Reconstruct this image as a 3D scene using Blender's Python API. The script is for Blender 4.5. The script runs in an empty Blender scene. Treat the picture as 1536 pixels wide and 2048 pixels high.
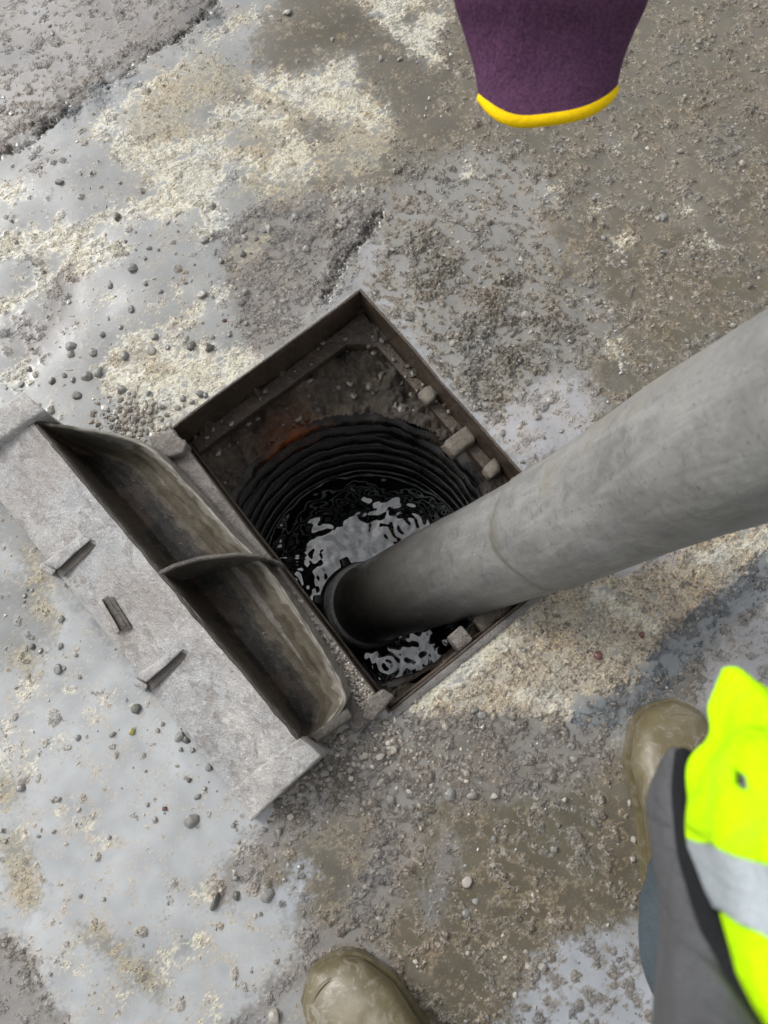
import bpy, bmesh, math, random
import numpy as np
from mathutils import Vector, Matrix, noise as mn
random.seed(7); rng = np.random.default_rng(7)
scene = bpy.context.scene
col = scene.collection
# ------------------------------------------------------------------ camera
H = 1.15                       # camera height over the pavement
FPX = 1538.0; CX, CY = 768.0, 1024.0
NAD = (820.0, 1400.0)          # picture point straight below the camera
dn = np.array([NAD[0]-CX, NAD[1]-CY, FPX]); dn /= np.linalg.norm(dn)
up_ = -dn
y_ = np.array([0, -1., 0]); y_ -= (y_ @ up_)*up_; y_ /= np.linalg.norm(y_)
x_ = np.cross(y_, up_)
camd = bpy.data.cameras.new('camera'); cam = bpy.data.objects.new('camera', camd); col.objects.link(cam)
right = Vector((x_[0], y_[0], up_[0])); upv = -Vector((x_[1], y_[1], up_[1])); back = -Vector((x_[2], y_[2], up_[2]))
M = Matrix((right, upv, back)).transposed().to_4x4(); M.translation = Vector((0, 0, H))
cam.matrix_world = M
camd.sensor_fit = 'VERTICAL'; camd.sensor_height = 24; camd.lens = 24*FPX/2048
camd.clip_start = 0.02; camd.clip_end = 200
camd.dof.use_dof = True; camd.dof.focus_distance = 1.2; camd.dof.aperture_fstop = 4.6
scene.camera = cam
# ------------------------------------------------------------------ world, sun, exposure
SUN_EL, SUN_AZ = math.radians(43), math.radians(-62)      # azimuth from +Y towards +X
world = bpy.data.worlds.new('World'); scene.world = world; world.use_nodes = True
nt = world.node_tree; nt.nodes.clear()
out = nt.nodes.new('ShaderNodeOutputWorld'); bg = nt.nodes.new('ShaderNodeBackground'); bg.inputs['Strength'].default_value = 0.150
sky = nt.nodes.new('ShaderNodeTexSky'); sky.sky_type = 'NISHITA'; sky.sun_disc = False
sky.sun_elevation = SUN_EL; sky.sun_rotation = SUN_AZ; sky.air_density = 1.0; sky.dust_density = 3.0
hs = nt.nodes.new('ShaderNodeHueSaturation'); hs.inputs['Saturation'].default_value = 0.10
tc = nt.nodes.new('ShaderNodeTexCoord'); cn = nt.nodes.new('ShaderNodeTexNoise')
cn.inputs['Scale'].default_value = 3.5; cn.inputs['Detail'].default_value = 6; cn.inputs['Roughness'].default_value = .55
cr = nt.nodes.new('ShaderNodeMapRange'); cr.inputs['From Min'].default_value = .35; cr.inputs['From Max'].default_value = .68
cr.inputs['To Min'].default_value = .6; cr.inputs['To Max'].default_value = 2.5
mul = nt.nodes.new('ShaderNodeVectorMath'); mul.operation = 'SCALE'
L = nt.links.new
L(tc.outputs['Generated'], cn.inputs['Vector']); L(cn.outputs['Fac'], cr.inputs['Value'])
L(sky.outputs[0], hs.inputs['Color']); L(hs.outputs[0], mul.inputs[0]); L(cr.outputs[0], mul.inputs['Scale'])
L(mul.outputs[0], bg.inputs['Color']); L(bg.outputs[0], out.inputs['Surface'])
sd = bpy.data.lights.new('sun', 'SUN'); sd.energy = 1.15; sd.angle = math.radians(18); sd.color = (1, .95, .88)
sun = bpy.data.objects.new('sun', sd); col.objects.link(sun)
sdir = Vector((math.sin(SUN_AZ)*math.cos(SUN_EL), math.cos(SUN_AZ)*math.cos(SUN_EL), math.sin(SUN_EL)))
sun.rotation_euler = sdir.to_track_quat('Z', 'Y').to_euler(); sun.location = sdir*5
scene.view_settings.view_transform = 'Standard'; scene.view_settings.look = 'None'
scene.view_settings.exposure = 0.06; scene.view_settings.gamma = 1; scene.view_settings.use_curve_mapping = False
scene.render.engine = 'CYCLES'; scene.cycles.max_bounces = 6; scene.cycles.diffuse_bounces = 3; scene.cycles.glossy_bounces = 4
scene.cycles.caustics_reflective = False; scene.cycles.caustics_refractive = False
try: scene.cycles.use_denoising = True
except Exception: pass

# ------------------------------------------------------------------ helpers
def W(px, py, z=0.0):
    """world point at height z on the line of sight of a photograph point"""
    r = np.array([px-CX, py-CY, FPX]); t = (H-z)/(r @ dn); r = r*t
    return Vector((float(r @ x_), float(r @ y_), z))
def W2(px, py):
    r = np.stack([np.asarray(px, float)-CX, np.asarray(py, float)-CY, np.full(np.shape(px), FPX)], -1)
    t = H/(r @ dn); r = r*t[..., None]
    return r @ x_, r @ y_
def PX(X, Y, Z=0.0):
    cx = X*x_[0]+Y*y_[0]+(Z-H)*up_[0]; cy = X*x_[1]+Y*y_[1]+(Z-H)*up_[1]; cz = X*x_[2]+Y*y_[2]+(Z-H)*up_[2]
    return CX+FPX*cx/cz, CY+FPX*cy/cz
def WD(px, py, width_px, D):
    """world point where something D metres wide measures width_px"""
    d = FPX*D/width_px; r = np.array([px-CX, py-CY, FPX])/FPX*d
    return Vector((float(r @ x_), float(r @ y_), float(H + r @ up_)))
def tag(o, label=None, cat=None, group=None, kind=None):
    if label: o['label'] = label
    if cat: o['category'] = cat
    if group: o['group'] = group
    if kind: o['kind'] = kind
    return o
def link(name, me, mat=None, parent=None):
    o = bpy.data.objects.new(name, me); col.objects.link(o)
    if mat and not me.materials: me.materials.append(mat)
    if parent: o.parent = parent
    return o
def empty(name, loc=(0, 0, 0)):
    o = bpy.data.objects.new(name, None); o.location = loc; o.empty_display_size = .05; col.objects.link(o); return o
def put(o, parent):
    """parent keeping world placement (parents are unrotated empties)"""
    o.parent = parent; o.location = o.location - parent.location; return o
def fast_mesh(name, co, faces, smooth=True):
    me = bpy.data.meshes.new(name); n = len(co); k = faces.shape[1]; m = len(faces)
    me.vertices.add(n); me.vertices.foreach_set('co', np.ascontiguousarray(co, dtype=np.float32).ravel())
    me.loops.add(m*k); me.loops.foreach_set('vertex_index', np.ascontiguousarray(faces, dtype=np.int32).ravel())
    me.polygons.add(m); me.polygons.foreach_set('loop_start', np.arange(0, m*k, k, dtype=np.int32))
    me.polygons.foreach_set('loop_total', np.full(m, k, dtype=np.int32))
    me.update(calc_edges=True)
    me.polygons.foreach_set('use_smooth', np.full(m, smooth, dtype=bool))
    return me
def attr_col(me, name, rgb):
    a = me.color_attributes.new(name, 'FLOAT_COLOR', 'POINT')
    d = np.ones((len(rgb), 4), np.float32); d[:, :3] = rgb; a.data.foreach_set('color', d.ravel())
def attr_f(me, name, v):
    a = me.attributes.new(name, 'FLOAT', 'POINT'); a.data.foreach_set('value', np.asarray(v, np.float32).ravel())
def grid_faces(nx, ny):
    i = np.arange(ny-1)[:, None]*nx + np.arange(nx-1)[None]
    return np.stack([i, i+1, i+nx+1, i+nx], -1).reshape(-1, 4)
def grid_mesh(name, P, smooth=True):
    ny, nx = P.shape[:2]; return fast_mesh(name, P.reshape(-1, 3), grid_faces(nx, ny), smooth)

def weld(me):
    bm = bmesh.new(); bm.from_mesh(me); bmesh.ops.remove_doubles(bm, verts=bm.verts, dist=1e-6); bm.to_mesh(me); bm.free()
def tube_along(name, pts, r, mat, parent, cyc=False, seg=10, flat=1.):
    n = len(pts); P = []
    for i in range(n):
        a, b = (pts[(i-1) % n], pts[(i+1) % n]) if cyc else (pts[max(i-1, 0)], pts[min(i+1, n-1)])
        t = (b-a).normalized(); sx_ = t.cross(Vector((0, .3, 1))).normalized(); sy_ = t.cross(sx_)
        P.append([tuple(pts[i]+(sx_*math.cos(2*math.pi*j/seg)*flat+sy_*math.sin(2*math.pi*j/seg))*r) for j in range(seg+1)])
    if cyc: P.append(P[0])
    me = grid_mesh(name, np.array(P)); weld(me); return put(link(name, me, mat), parent)
class Mat:
    """little node-material builder"""
    def __init__(s, name):
        s.m = bpy.data.materials.new(name); s.m.use_nodes = True; s.t = s.m.node_tree; s.t.nodes.clear()
        s.o = s.t.nodes.new('ShaderNodeOutputMaterial'); s.p = s.t.nodes.new('ShaderNodeBsdfPrincipled')
        s.t.links.new(s.p.outputs[0], s.o.inputs[0]); s.tc = s.t.nodes.new('ShaderNodeTexCoord')
    def n(s, k, **kw):
        x = s.t.nodes.new(k)
        for a, b in kw.items(): setattr(x, a, b)
        return x
    def l(s, a, b): s.t.links.new(a, b)
    def noise(s, scale, detail=5, rough=.6, coord=None, dist=0, obj=True):
        x = s.n('ShaderNodeTexNoise'); x.inputs['Scale'].default_value = scale; x.inputs['Detail'].default_value = detail
        x.inputs['Roughness'].default_value = rough; x.inputs['Distortion'].default_value = dist
        s.l(coord or s.tc.outputs['Object'], x.inputs['Vector']); return x.outputs['Fac']
    def vor(s, scale, feature='F1', coord=None, out='Distance'):
        x = s.n('ShaderNodeTexVoronoi', feature=feature); x.inputs['Scale'].default_value = scale
        s.l(coord or s.tc.outputs['Object'], x.inputs['Vector']); return x.outputs[out]
    def rng(s, v, a, b, c=0., d=1.):
        x = s.n('ShaderNodeMapRange'); s.l(v, x.inputs['Value'])
        for k, q in zip(('From Min', 'From Max', 'To Min', 'To Max'), (a, b, c, d)): x.inputs[k].default_value = q
        return x.outputs[0]
    def mix(s, f, a, b, mode='MIX'):
        x = s.n('ShaderNodeMix', data_type='RGBA', blend_type=mode)
        for sock, v in ((x.inputs[0], f), (x.inputs[6], a), (x.inputs[7], b)):
            if hasattr(v, 'is_linked') or isinstance(v, bpy.types.NodeSocket): s.l(v, sock)
            elif isinstance(v, (int, float)): sock.default_value = v
            else: sock.default_value = (*v, 1)
        return x.outputs[2]
    def math(s, op, a, b=None):
        x = s.n('ShaderNodeMath', operation=op)
        for i, v in enumerate((a, b)):
            if v is None: continue
            if isinstance(v, (int, float)): x.inputs[i].default_value = v
            else: s.l(v, x.inputs[i])
        return x.outputs[0]
    def attr(s, name, vec=True):
        x = s.n('ShaderNodeAttribute', attribute_name=name); return x.outputs['Color' if vec else 'Fac']
    def bump(s, h, strength=.5, dist=.002, prev=None):
        x = s.n('ShaderNodeBump'); x.inputs['Strength'].default_value = strength; x.inputs['Distance'].default_value = dist
        s.l(h, x.inputs['Height'])
        if prev: s.l(prev, x.inputs['Normal'])
        return x.outputs[0]
    def coat(s, w=.9, rough=.05, normal=None, ior=1.36):
        s.p.inputs['Coat Weight'].default_value = w; s.p.inputs['Coat Roughness'].default_value = rough; s.p.inputs['Coat IOR'].default_value = ior
        if isinstance(w, bpy.types.NodeSocket): pass
        if normal: s.l(normal, s.p.inputs['Coat Normal'])
        return s
    def set(s, color=None, rough=None, normal=None, metal=None, ior=None, spec=None, **kw):
        for k, v in (('Base Color', color), ('Roughness', rough), ('Normal', normal), ('Metallic', metal), ('IOR', ior), ('Specular IOR Level', spec)):
            if v is None: continue
            if isinstance(v, (int, float)): s.p.inputs[k].default_value = v
            elif isinstance(v, tuple): s.p.inputs[k].default_value = (*v, 1)
            else: s.l(v, s.p.inputs[k])
        return s

# ------------------------------------------------------------------ materials
m = Mat('wet_concrete')
base = m.attr('col'); spk = m.attr('speck', False); wet = m.attr('wet', False)
n1 = m.noise(55, 6, .65); n2 = m.noise(260, 5, .75); n3 = m.noise(900, 3, .7); v1 = m.vor(210, out='Color'); v2 = m.vor(330)
c = m.mix(m.rng(n1, .3, .7, 0, .55), base, m.mix(1., base, (.72, .68, .62), 'MULTIPLY'))
n2b = m.noise(420, 3, .6)
c = m.mix(m.math('MULTIPLY', m.rng(n2, .53, .64), m.math('MULTIPLY', spk, .62)), c, m.mix(1., c, (.30, .28, .25), 'MULTIPLY'))
c = m.mix(m.math('MULTIPLY', m.rng(n2b, .56, .66), m.math('MULTIPLY', spk, .6)), c, m.mix(1., c, (.35, .32, .28), 'MULTIPLY'))
c = m.mix(m.math('MULTIPLY', m.rng(n2, .47, .36), m.math('MULTIPLY', spk, .5)), c, m.mix(1., c, (1.5, 1.48, 1.42), 'MULTIPLY'))
vv = m.n('ShaderNodeSeparateColor'); m.l(v1, vv.inputs[0])
c = m.mix(m.math('MULTIPLY', m.rng(vv.outputs[0], .72, .95), m.math('MULTIPLY', spk, .5)), c, (.62, .56, .48))
c = m.mix(m.math('MULTIPLY', m.rng(vv.outputs[1], .80, .95), m.math('MULTIPLY', spk, .5)), c, (.13, .11, .10))
b = m.bump(n2, 1., .0055); b = m.bump(n2b, .9, .003, b); b = m.bump(v2, .5, .0025, b)
m.set(c, m.rng(wet, 0, 1, .5, .2), b, ior=1.45)
m.coat(1., .05, m.bump(n2b, .9, .003, m.bump(n2, .8, .005)), 1.45); m.l(m.rng(wet, .3, .9, .25, 1.), m.p.inputs['Coat Weight']); M_CONC = m.m

m = Mat('mud_water')
fc = m.attr('fcol'); d = m.attr('depth', False); base = m.attr('col')
n1 = m.noise(9, 5, .6, dist=.6); n2 = m.noise(300, 4, .7)
dd = m.rng(m.math('ADD', d, m.rng(n2, 0, 1, -.35, .35)), -.1, .9)
c = m.mix(dd, m.mix(1., base, (.80, .78, .74), 'MULTIPLY'), fc)
c = m.mix(m.rng(n1, .35, .7, 0, .35), c, m.mix(1., c, (.82, .82, .80), 'MULTIPLY'))
c = m.mix(m.rng(n2, .60, .72, 0, .35), c, (.5, .48, .43))
b = m.bump(n2, .05, .001)
m.set(c, m.rng(d, .0, .6, .14, .05), b, ior=1.62); M_FILM = m.m

def iron(name, c0, c1, c2, wet=.35, bump=.8, extra=None):
    m = Mat(name)
    n1 = m.noise(18, 6, .62, dist=.3); n2 = m.noise(90, 6, .7); n3 = m.noise(600, 3, .7)
    c = m.mix(m.rng(n1, .35, .65), c0, c1); c = m.mix(m.rng(n2, .52, .72, 0, .8), c, c2)
    if extra: c = extra(m, c, n1, n2)
    n6 = m.noise(380, 3, .7); c = m.mix(m.rng(n6, .56, .68, 0, .55), c, m.mix(1., c, (.3, .27, .24), 'MULTIPLY')); c = m.mix(m.rng(n6, .44, .33, 0, .6), c, m.mix(1., c, (1.6, 1.55, 1.5), 'MULTIPLY'))
    b = m.bump(n2, bump, .006); b = m.bump(n6, bump*.8, .002, b)
    m.set(c, m.rng(n1, .3, .7, wet*.8, wet*1.6), b); m.coat(.8, .08, b); return m.m
M_FRAME = iron('muddy_iron', (.030, .020, .012), (.060, .039, .023), (.12, .085, .055), .4)
M_RIM = iron('wet_iron_rim', (.10, .09, .08), (.19, .18, .17), (.05, .045, .04), .35)
M_RING = iron('dull_metal_ring', (.26, .25, .235), (.38, .37, .35), (.12, .11, .10), .3)
def slurry(m, c, n1, n2):
    n5 = m.noise(7, 4, .6); c = m.mix(m.rng(n5, .42, .62, 0, .6), c, (.42, .435, .455)); n7 = m.noise(30, 6, .7, dist=1.); c = m.mix(m.rng(n7, .50, .64, 0, .75), c, (.20, .18, .165)); n9 = m.noise(5, 3, .6); c = m.mix(m.rng(n9, .5, .62, 0, .5), c, (.30, .26, .23))
    n4 = m.noise(45, 6, .7, dist=.5); return m.mix(m.rng(n4, .60, .72, 0, .75), c, (.17, .14, .12))
M_PLATE = iron('slurry_coated_iron', (.46, .44, .42), (.26, .255, .25), (.68, .665, .64), .34, .8, slurry)
M_HINGE = iron('sandy_wet_iron', (.13, .11, .095), (.21, .19, .17), (.30, .27, .24), .38, 1.)
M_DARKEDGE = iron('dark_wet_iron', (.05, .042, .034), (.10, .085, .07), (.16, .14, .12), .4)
M_RUBBLE = None
m = Mat('pocket_deposits_shade')
cc = m.attr('col'); n1 = m.noise(120, 6, .7); n2 = m.noise(650, 4, .75); n0 = m.noise(22, 6, .65, dist=.5)
c = m.mix(m.rng(n0, .35, .65, 0, .6), cc, m.mix(1., cc, (.45, .42, .38), 'MULTIPLY'))
c = m.mix(m.rng(n2, .60, .70, 0, .7), c, (.36, .32, .27)); c = m.mix(m.rng(n1, .62, .72, 0, .6), c, (.30, .28, .24))
b = m.bump(n1, .6, .002); b = m.bump(n2, .7, .001, b)
m.set(c, m.rng(n0, .3, .7, .4, .7), b, spec=.3); m.coat(.45, .10, b); M_POCKET = m.m

m = Mat('shaft_rubble')
cc = m.attr('col'); n1 = m.noise(90, 6, .7); n2 = m.noise(450, 4, .75)
c = m.mix(m.rng(n1, .35, .7, 0, .8), cc, m.mix(1., cc, (.4, .37, .33), 'MULTIPLY')); c = m.mix(m.rng(n2, .6, .7, 0, .6), c, (.24, .21, .18))
b = m.bump(n2, 1., .003, m.bump(n1, 1., .006)); m.set(c, .5, b); m.coat(1., .07, b); M_RUBBLE = m.m

m = Mat('black_corrugated_plastic')
n1 = m.noise(14, 6, .7, dist=1.); n2 = m.noise(300, 4, .7)
sep = m.n('ShaderNodeSeparateXYZ'); m.l(m.tc.outputs['Object'], sep.inputs[0])
top = m.rng(sep.outputs['Z'], -.24, -.11)
mud = m.math('MULTIPLY', m.rng(n1, .44, .6), m.rng(top, 0, 1, .15, 1.))
c = m.mix(mud, (.003, .003, .0035), (.036, .027, .019))
_ru = W(590, 885, -.14); dst = m.n('ShaderNodeVectorMath', operation='DISTANCE'); m.l(m.tc.outputs['Object'], dst.inputs[0]); dst.inputs[1].default_value = _ru
rs = m.math('MULTIPLY', m.rng(dst.outputs['Value'], .085, .02), m.rng(m.noise(30, 5, .7), .38, .55)); c = m.mix(rs, c, (.15, .040, .008))

m.set(c, m.rng(n1, .3, .7, .14, .4), m.bump(n2, .35, .001, m.bump(n1, .25, .006))); M_PIPE = m.m
m = Mat('dark_shaft_water'); m.set((.008, .010, .010), .015, m.bump(m.noise(40, 2, .5), .05, .004), ior=2.2); M_WATER = m.m

m = Mat('grey_hose')
al = m.attr('along', False)
ca = m.n('ShaderNodeCombineXYZ'); m.l(m.math('MULTIPLY', al, 1.0), ca.inputs[0]); m.l(m.attr('ang', False), ca.inputs[1])
uv = ca.outputs[0]
mp = m.n('ShaderNodeMapping'); mp.inputs['Scale'].default_value = (5, 16, 1); mp.inputs['Rotation'].default_value = (0, 0, .3); m.l(uv, mp.inputs[0])
n1 = m.noise(1.6, 6, .65, mp.outputs[0], .6); n2 = m.noise(170, 5, .7); n0 = m.noise(9, 5, .65)
mp2 = m.n('ShaderNodeMapping'); mp2.inputs['Scale'].default_value = (55, 9, 1); mp2.inputs['Rotation'].default_value = (0, 0, -.6); m.l(uv, mp2.inputs[0])
sc = m.noise(2.2, 6, .8, mp2.outputs[0], 1.4)
c = m.mix(m.rng(n0, .35, .65), (.185, .185, .178), (.245, .245, .238))
c = m.mix(m.rng(n1, .52, .66, 0, .40), c, (.125, .125, .128)); c = m.mix(m.rng(n1, .47, .36, 0, .35), c, (.34, .34, .33)); n8 = m.noise(48, 6, .75, dist=.8); c = m.mix(m.rng(n8, .52, .66, 0, .45), c, (.10, .10, .095)); c = m.mix(m.rng(n8, .47, .35, 0, .4), c, (.32, .32, .31))
c = m.mix(m.rng(n0, .55, .7, 0, .45), c, (.20, .18, .14))
c = m.mix(m.rng(sc, .60, .68, 0, .7), c, (.07, .07, .065))
c = m.mix(m.rng(n2, .60, .68, 0, .7), c, (.08, .08, .075)); n11 = m.noise(95, 5, .8, dist=1.2); c = m.mix(m.rng(n11, .62, .70, 0, .6), c, (.14, .115, .08))
seam = m.attr('seam', False); c = m.mix(seam, c, (.13, .115, .08))
wetsh = m.attr('wet_shade', False)       # wet lower end of the hose, with the shade of the hole painted in
c = m.mix(m.math('MULTIPLY', wetsh, m.rng(n0, .2, .6, .9, 1.)), c, (.020, .017, .013))
n4 = m.noise(500, 2, .5); c = m.mix(m.math('MULTIPLY', m.rng(n4, .70, .73), wetsh), c, (.5, .45, .35))
b = m.bump(n1, .25, .003); b = m.bump(sc, .3, .0015, b); b = m.bump(n2, .35, .001, b)
m.set(c, m.math('ADD', m.rng(n0, .3, .7, .38, .55), m.rng(wetsh, 0, 1, 0, -.15)), b); M_HOSE = m.m
m = Mat('black_rubber'); m.set((.012, .012, .012), .28, m.bump(m.noise(200, 4, .7), .3, .001)); M_RUBBER = m.m

m = Mat('boot_rubber')
n1 = m.noise(22, 6, .65, dist=.4); n2 = m.noise(260, 4, .7); n3 = m.noise(9, 4, .6)
c = m.mix(m.rng(n3, .35, .65), (.085, .070, .032), (.130, .108, .055)); c = m.mix(m.rng(n1, .50, .68, 0, .7), c, (.20, .175, .12))
c = m.mix(m.rng(n2, .64, .74, 0, .6), c, (.32, .29, .23))
sp_ = m.noise(60, 5, .75, dist=.6); c = m.mix(m.rng(sp_, .52, .62, 0, .85), c, (.21, .185, .145)); m.set(c, m.rng(n1, .3, .7, .3, .55), m.bump(sp_, .25, .002, m.bump(n2, .2, .001, m.bump(n1, .2, .004)))); m.coat(.25, .22); M_BOOT = m.m
def cloth(name, c0, c1, scale=900, rough=.85, folds=.4, foldscale=14, dirt=.4):
    m = Mat(name); m.p.inputs['Specular IOR Level'].default_value = .12
    mp = m.n('ShaderNodeMapping'); mp.inputs['Scale'].default_value = (1, 1, .15); m.l(m.tc.outputs['Object'], mp.inputs[0])
    n = m.noise(scale, 2, .5); f = m.noise(foldscale, 4, .6, mp.outputs[0], .6); q = m.noise(60, 5, .7)
    c = m.mix(m.rng(n, .35, .65), c0, c1); c = m.mix(m.rng(q, .55, .75, 0, .35), c, tuple(x*.7 for x in c0))
    g1 = m.noise(26, 6, .7, dist=.8); c = m.mix(m.rng(g1, .55, .75, 0, dirt), c, tuple(x*.45+.03 for x in c0))
    wv = m.n('ShaderNodeTexWave'); wv.inputs['Scale'].default_value = 260; wv.inputs['Distortion'].default_value = 1.5; m.l(m.tc.outputs['Object'], wv.inputs['Vector'])
    m.set(c, rough, m.bump(f, folds, .02, m.bump(wv.outputs['Fac'], .35, .0008, m.bump(n, .5, .0008)))); return m.m
M_JEANS = cloth('denim', (.045, .06, .075), (.10, .125, .14), 700)
M_GREY = cloth('grey_jacket', (.080, .083, .090), (.120, .122, .128), 900, .8, .8, 16, .6)
M_BLACK = cloth('black_binding', (.010, .011, .013), (.02, .021, .024))
M_YEL = cloth('high_visibility_yellow', (.44, .82, .0), (.54, .93, .0), 700, .75, .8, 20, .5)
M_SILVER = cloth('reflective_tape', (.30, .34, .37), (.42, .46, .49), 900, .35, .6, 14, .5)
M_PURPLE = cloth('purple_knit', (.058, .025, .062), (.105, .045, .088), 420, .9, .4, 16, .4)
M_PURPLE_B = cloth('black_palm_coating', (.012, .011, .013), (.02, .018, .02), 200, .5)
M_HEM = cloth('yellow_hem', (.80, .52, .0), (.88, .60, .005), 500, .8, .2)
M_SKIN = cloth('skin', (.42, .25, .18), (.48, .29, .21), 500, .5, .1)
M_WHITE = cloth('white_hard_hat_shell', (.75, .75, .73), (.8, .8, .78), 300, .3, .0)
def stone_mat(name, c0, c1, rough=.45):
    m = Mat(name); oi = m.n('ShaderNodeObjectInfo'); n = m.noise(120, 5, .7); n2 = m.noise(500, 3, .7)
    c = m.mix(m.rng(n, .35, .65), c0, c1); c = m.mix(m.rng(oi.outputs['Random'], 0, 1, 0, .5), c, tuple(x*.45 for x in c0))
    m.set(c, rough, m.bump(n2, .4, .0008, m.bump(n, .4, .002))); m.coat(1., .06); return m.m
M_ST_GREY = stone_mat('wet_grey_stone', (.20, .195, .18), (.30, .295, .275))
M_ST_DARK = stone_mat('wet_dark_stone', (.085, .08, .068), (.15, .145, .12))
M_ST_PALE = stone_mat('wet_pale_stone', (.30, .28, .245), (.44, .41, .36))
M_ST_RED = stone_mat('wet_red_stone', (.10, .030, .028), (.17, .06, .05))
M_ST_YEL = stone_mat('wet_yellow_stone', (.30, .27, .06), (.42, .38, .12))
m = Mat('mixed_grit'); c = m.attr('col'); m.set(c, .45, m.bump(m.noise(400, 3, .7), .5, .001)); m.coat(1., .06); M_GRIT = m.m
M_CLOD = iron('mud_clod', (.13, .11, .085), (.22, .19, .155), (.07, .055, .04), .35, 1.)

# ------------------------------------------------------------------ hole geometry (world)
pA, pB, pC, pD = W(718, 584), W(1168, 1088), W(784, 1429), W(350, 858)
U = (pB-pA); U.z = 0
U = (U.normalized() + (pC-pD).normalized()).normalized(); V = Vector((U.y, -U.x, 0))
if V.dot(pD-pA) < 0: V = -V
cen = (pA+pB+pC+pD)/4
HL = ((pB-pA).length+(pC-pD).length)/2; HW = ((pD-pA).length+(pC-pB).length)/2
ORG = cen - U*HL/2 - V*HW/2                   # corner A of the clear opening
def F(u, v, z=0.0): return ORG + U*u + V*v + Vector((0, 0, z))
def uv_of(X, Y):
    dx, dy = X-ORG.x, Y-ORG.y; return dx*U.x+dy*U.y, dx*V.x+dy*V.y
RING_C = Vector((-.1050, .2978, 0))*(1.15/1.36); RING_R = .242; ZW = -.455; ZR = -.125

# ------------------------------------------------------------------ ground fields
STEP = .00235
x0, x1, y0, y1 = -.93, .80, -.60, 1.42
nx = int((x1-x0)/STEP); ny = int((y1-y0)/STEP)
gx = x0+np.arange(nx)*STEP; gy = y0+np.arange(ny)*STEP
GX, GY = np.meshgrid(gx, gy)
kx = np.fft.rfftfreq(nx, STEP); ky = np.fft.fftfreq(ny, STEP)
KX, KY = np.meshgrid(kx, ky)
def fnoise(lo, hi, beta=1., ani=None, sym=True):
    """band-limited fractal noise, wavelengths hi..lo metres"""
    w = rng.standard_normal((ny, nx)); f = np.fft.rfft2(w)
    if ani:
        a, st = ani; ca, sa = math.cos(a), math.sin(a)
        K = np.hypot((KX*ca+KY*sa)*st, (-KX*sa+KY*ca))
    else: K = np.hypot(KX, KY)
    K = np.maximum(K, 1e-6); g = K**(-beta-.0)*np.exp(-(K*hi*0+lo*K)**2*1.)*(1-np.exp(-(K*hi)**2))
    r = np.fft.irfft2(f*g, s=(ny, nx)); return (r-r.mean())/r.std()
def blur(a, s):
    K2 = KX**2+KY**2; return np.fft.irfft2(np.fft.rfft2(a)*np.exp(-2*math.pi**2*s*s*K2), s=(ny, nx))
# painted survey of the pavement types, photograph coordinates at 8 px
SW, SH = 216, 288; OFF = 96
sy, sx = np.mgrid[0:SH, 0:SW]; QX = sx*8.-OFF+4; QY = sy*8.-OFF+4
T = np.full((SH, SW), ord('g'))
def inpoly(P):
    r = np.zeros(QX.shape, bool); n = len(P)
    for i in range(n):
        (xa, ya), (xb, yb) = P[i], P[(i+1) % n]
        cnd = (ya > QY) != (yb > QY)
        with np.errstate(divide='ignore', invalid='ignore'): xi = (xb-xa)*(QY-ya)/(yb-ya+1e-9)+xa
        r ^= cnd & (QX < xi)
    return r
def segd(P, X=QX, Y=QY):
    d = np.full(X.shape, 1e9)
    if len(P) == 1: return np.hypot(X-P[0][0], Y-P[0][1])
    for (xa, ya), (xb, yb) in zip(P[:-1], P[1:]):
        L2 = (xb-xa)**2+(yb-ya)**2; t = np.clip(((X-xa)*(xb-xa)+(Y-ya)*(yb-ya))/L2, 0, 1)
        d = np.minimum(d, np.hypot(X-xa-t*(xb-xa), Y-ya-t*(yb-ya)))
    return d
def poly(c, *P): T[inpoly(P)] = ord(c)
def line(c, w, *P): T[segd(P) < w/2] = ord(c)
poly('r', (640, -100), (1700, -100), (1700, 1400), (900, 1400), (780, 1000), (700, 560), (770, 420), (700, 300))
poly('R', (700, 440), (840, 330), (960, 280), (1080, 330), (1230, 640), (1250, 760), (1180, 860), (1000, 900), (720, 590))
poly('l', (-100, -100), (480, -100), (430, 10), (0, 310), (-100, 380))
line('k', 20, (418, 10), (365, 70), (225, 140), (110, 215), (-20, 300))
poly('g', (440, 0), (560, 0), (400, 110), (190, 250), (60, 380), (-100, 440), (-100, 400), (0, 320), (250, 190), (380, 80))
for p in ((430, 40), (270, 165), (210, 205), (150, 232)): line('d', 44, p)
poly('m', (400, 100), (500, 150), (640, 130), (740, 170), (790, 240), (770, 330), (640, 420), (560, 400), (330, 400), (185, 262))
poly('b', (530, 15), (575, -100), (700, -100), (780, 60), (860, 130), (900, 190), (850, 270), (790, 230), (740, 165), (690, 125), (640, 130), (540, 165), (510, 150), (500, 80))
poly('b', (780, 230), (860, 200), (930, 240), (900, 300), (820, 300))
poly('c', (700, -60), (900, -60), (905, 20), (860, 90), (890, 120), (868, 135), (790, 72), (720, 5))
poly('b', (785, 55), (830, 8), (890, -10), (905, 15), (850, 30), (820, 55))
line('c', 14, (545, 15), (470, 50), (405, 92)); line('c', 16, (385, 122), (290, 180), (200, 245))
line('b', 30, (470, 190), (520, 215)); line('b', 34, (600, 260), (660, 275)); line('g', 26, (380, 300), (470, 285)); line('c', 40, (520, 165), (600, 180), (690, 140)); line('c', 46, (640, 215), (690, 180), (740, 230)); line('c', 34, (560, 175), (640, 215), (760, 230))
line('c', 36, (590, 290), (560, 330), (545, 365)); line('c', 34, (430, 235), (500, 220), (560, 250)); line('c', 34, (200, 262), (250, 275), (235, 300))
line('c', 54, (260, 310), (330, 320), (430, 290)); line('c', 50, (330, 370), (430, 360), (490, 330)); line('c', 30, (620, 300), (600, 350))
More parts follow.
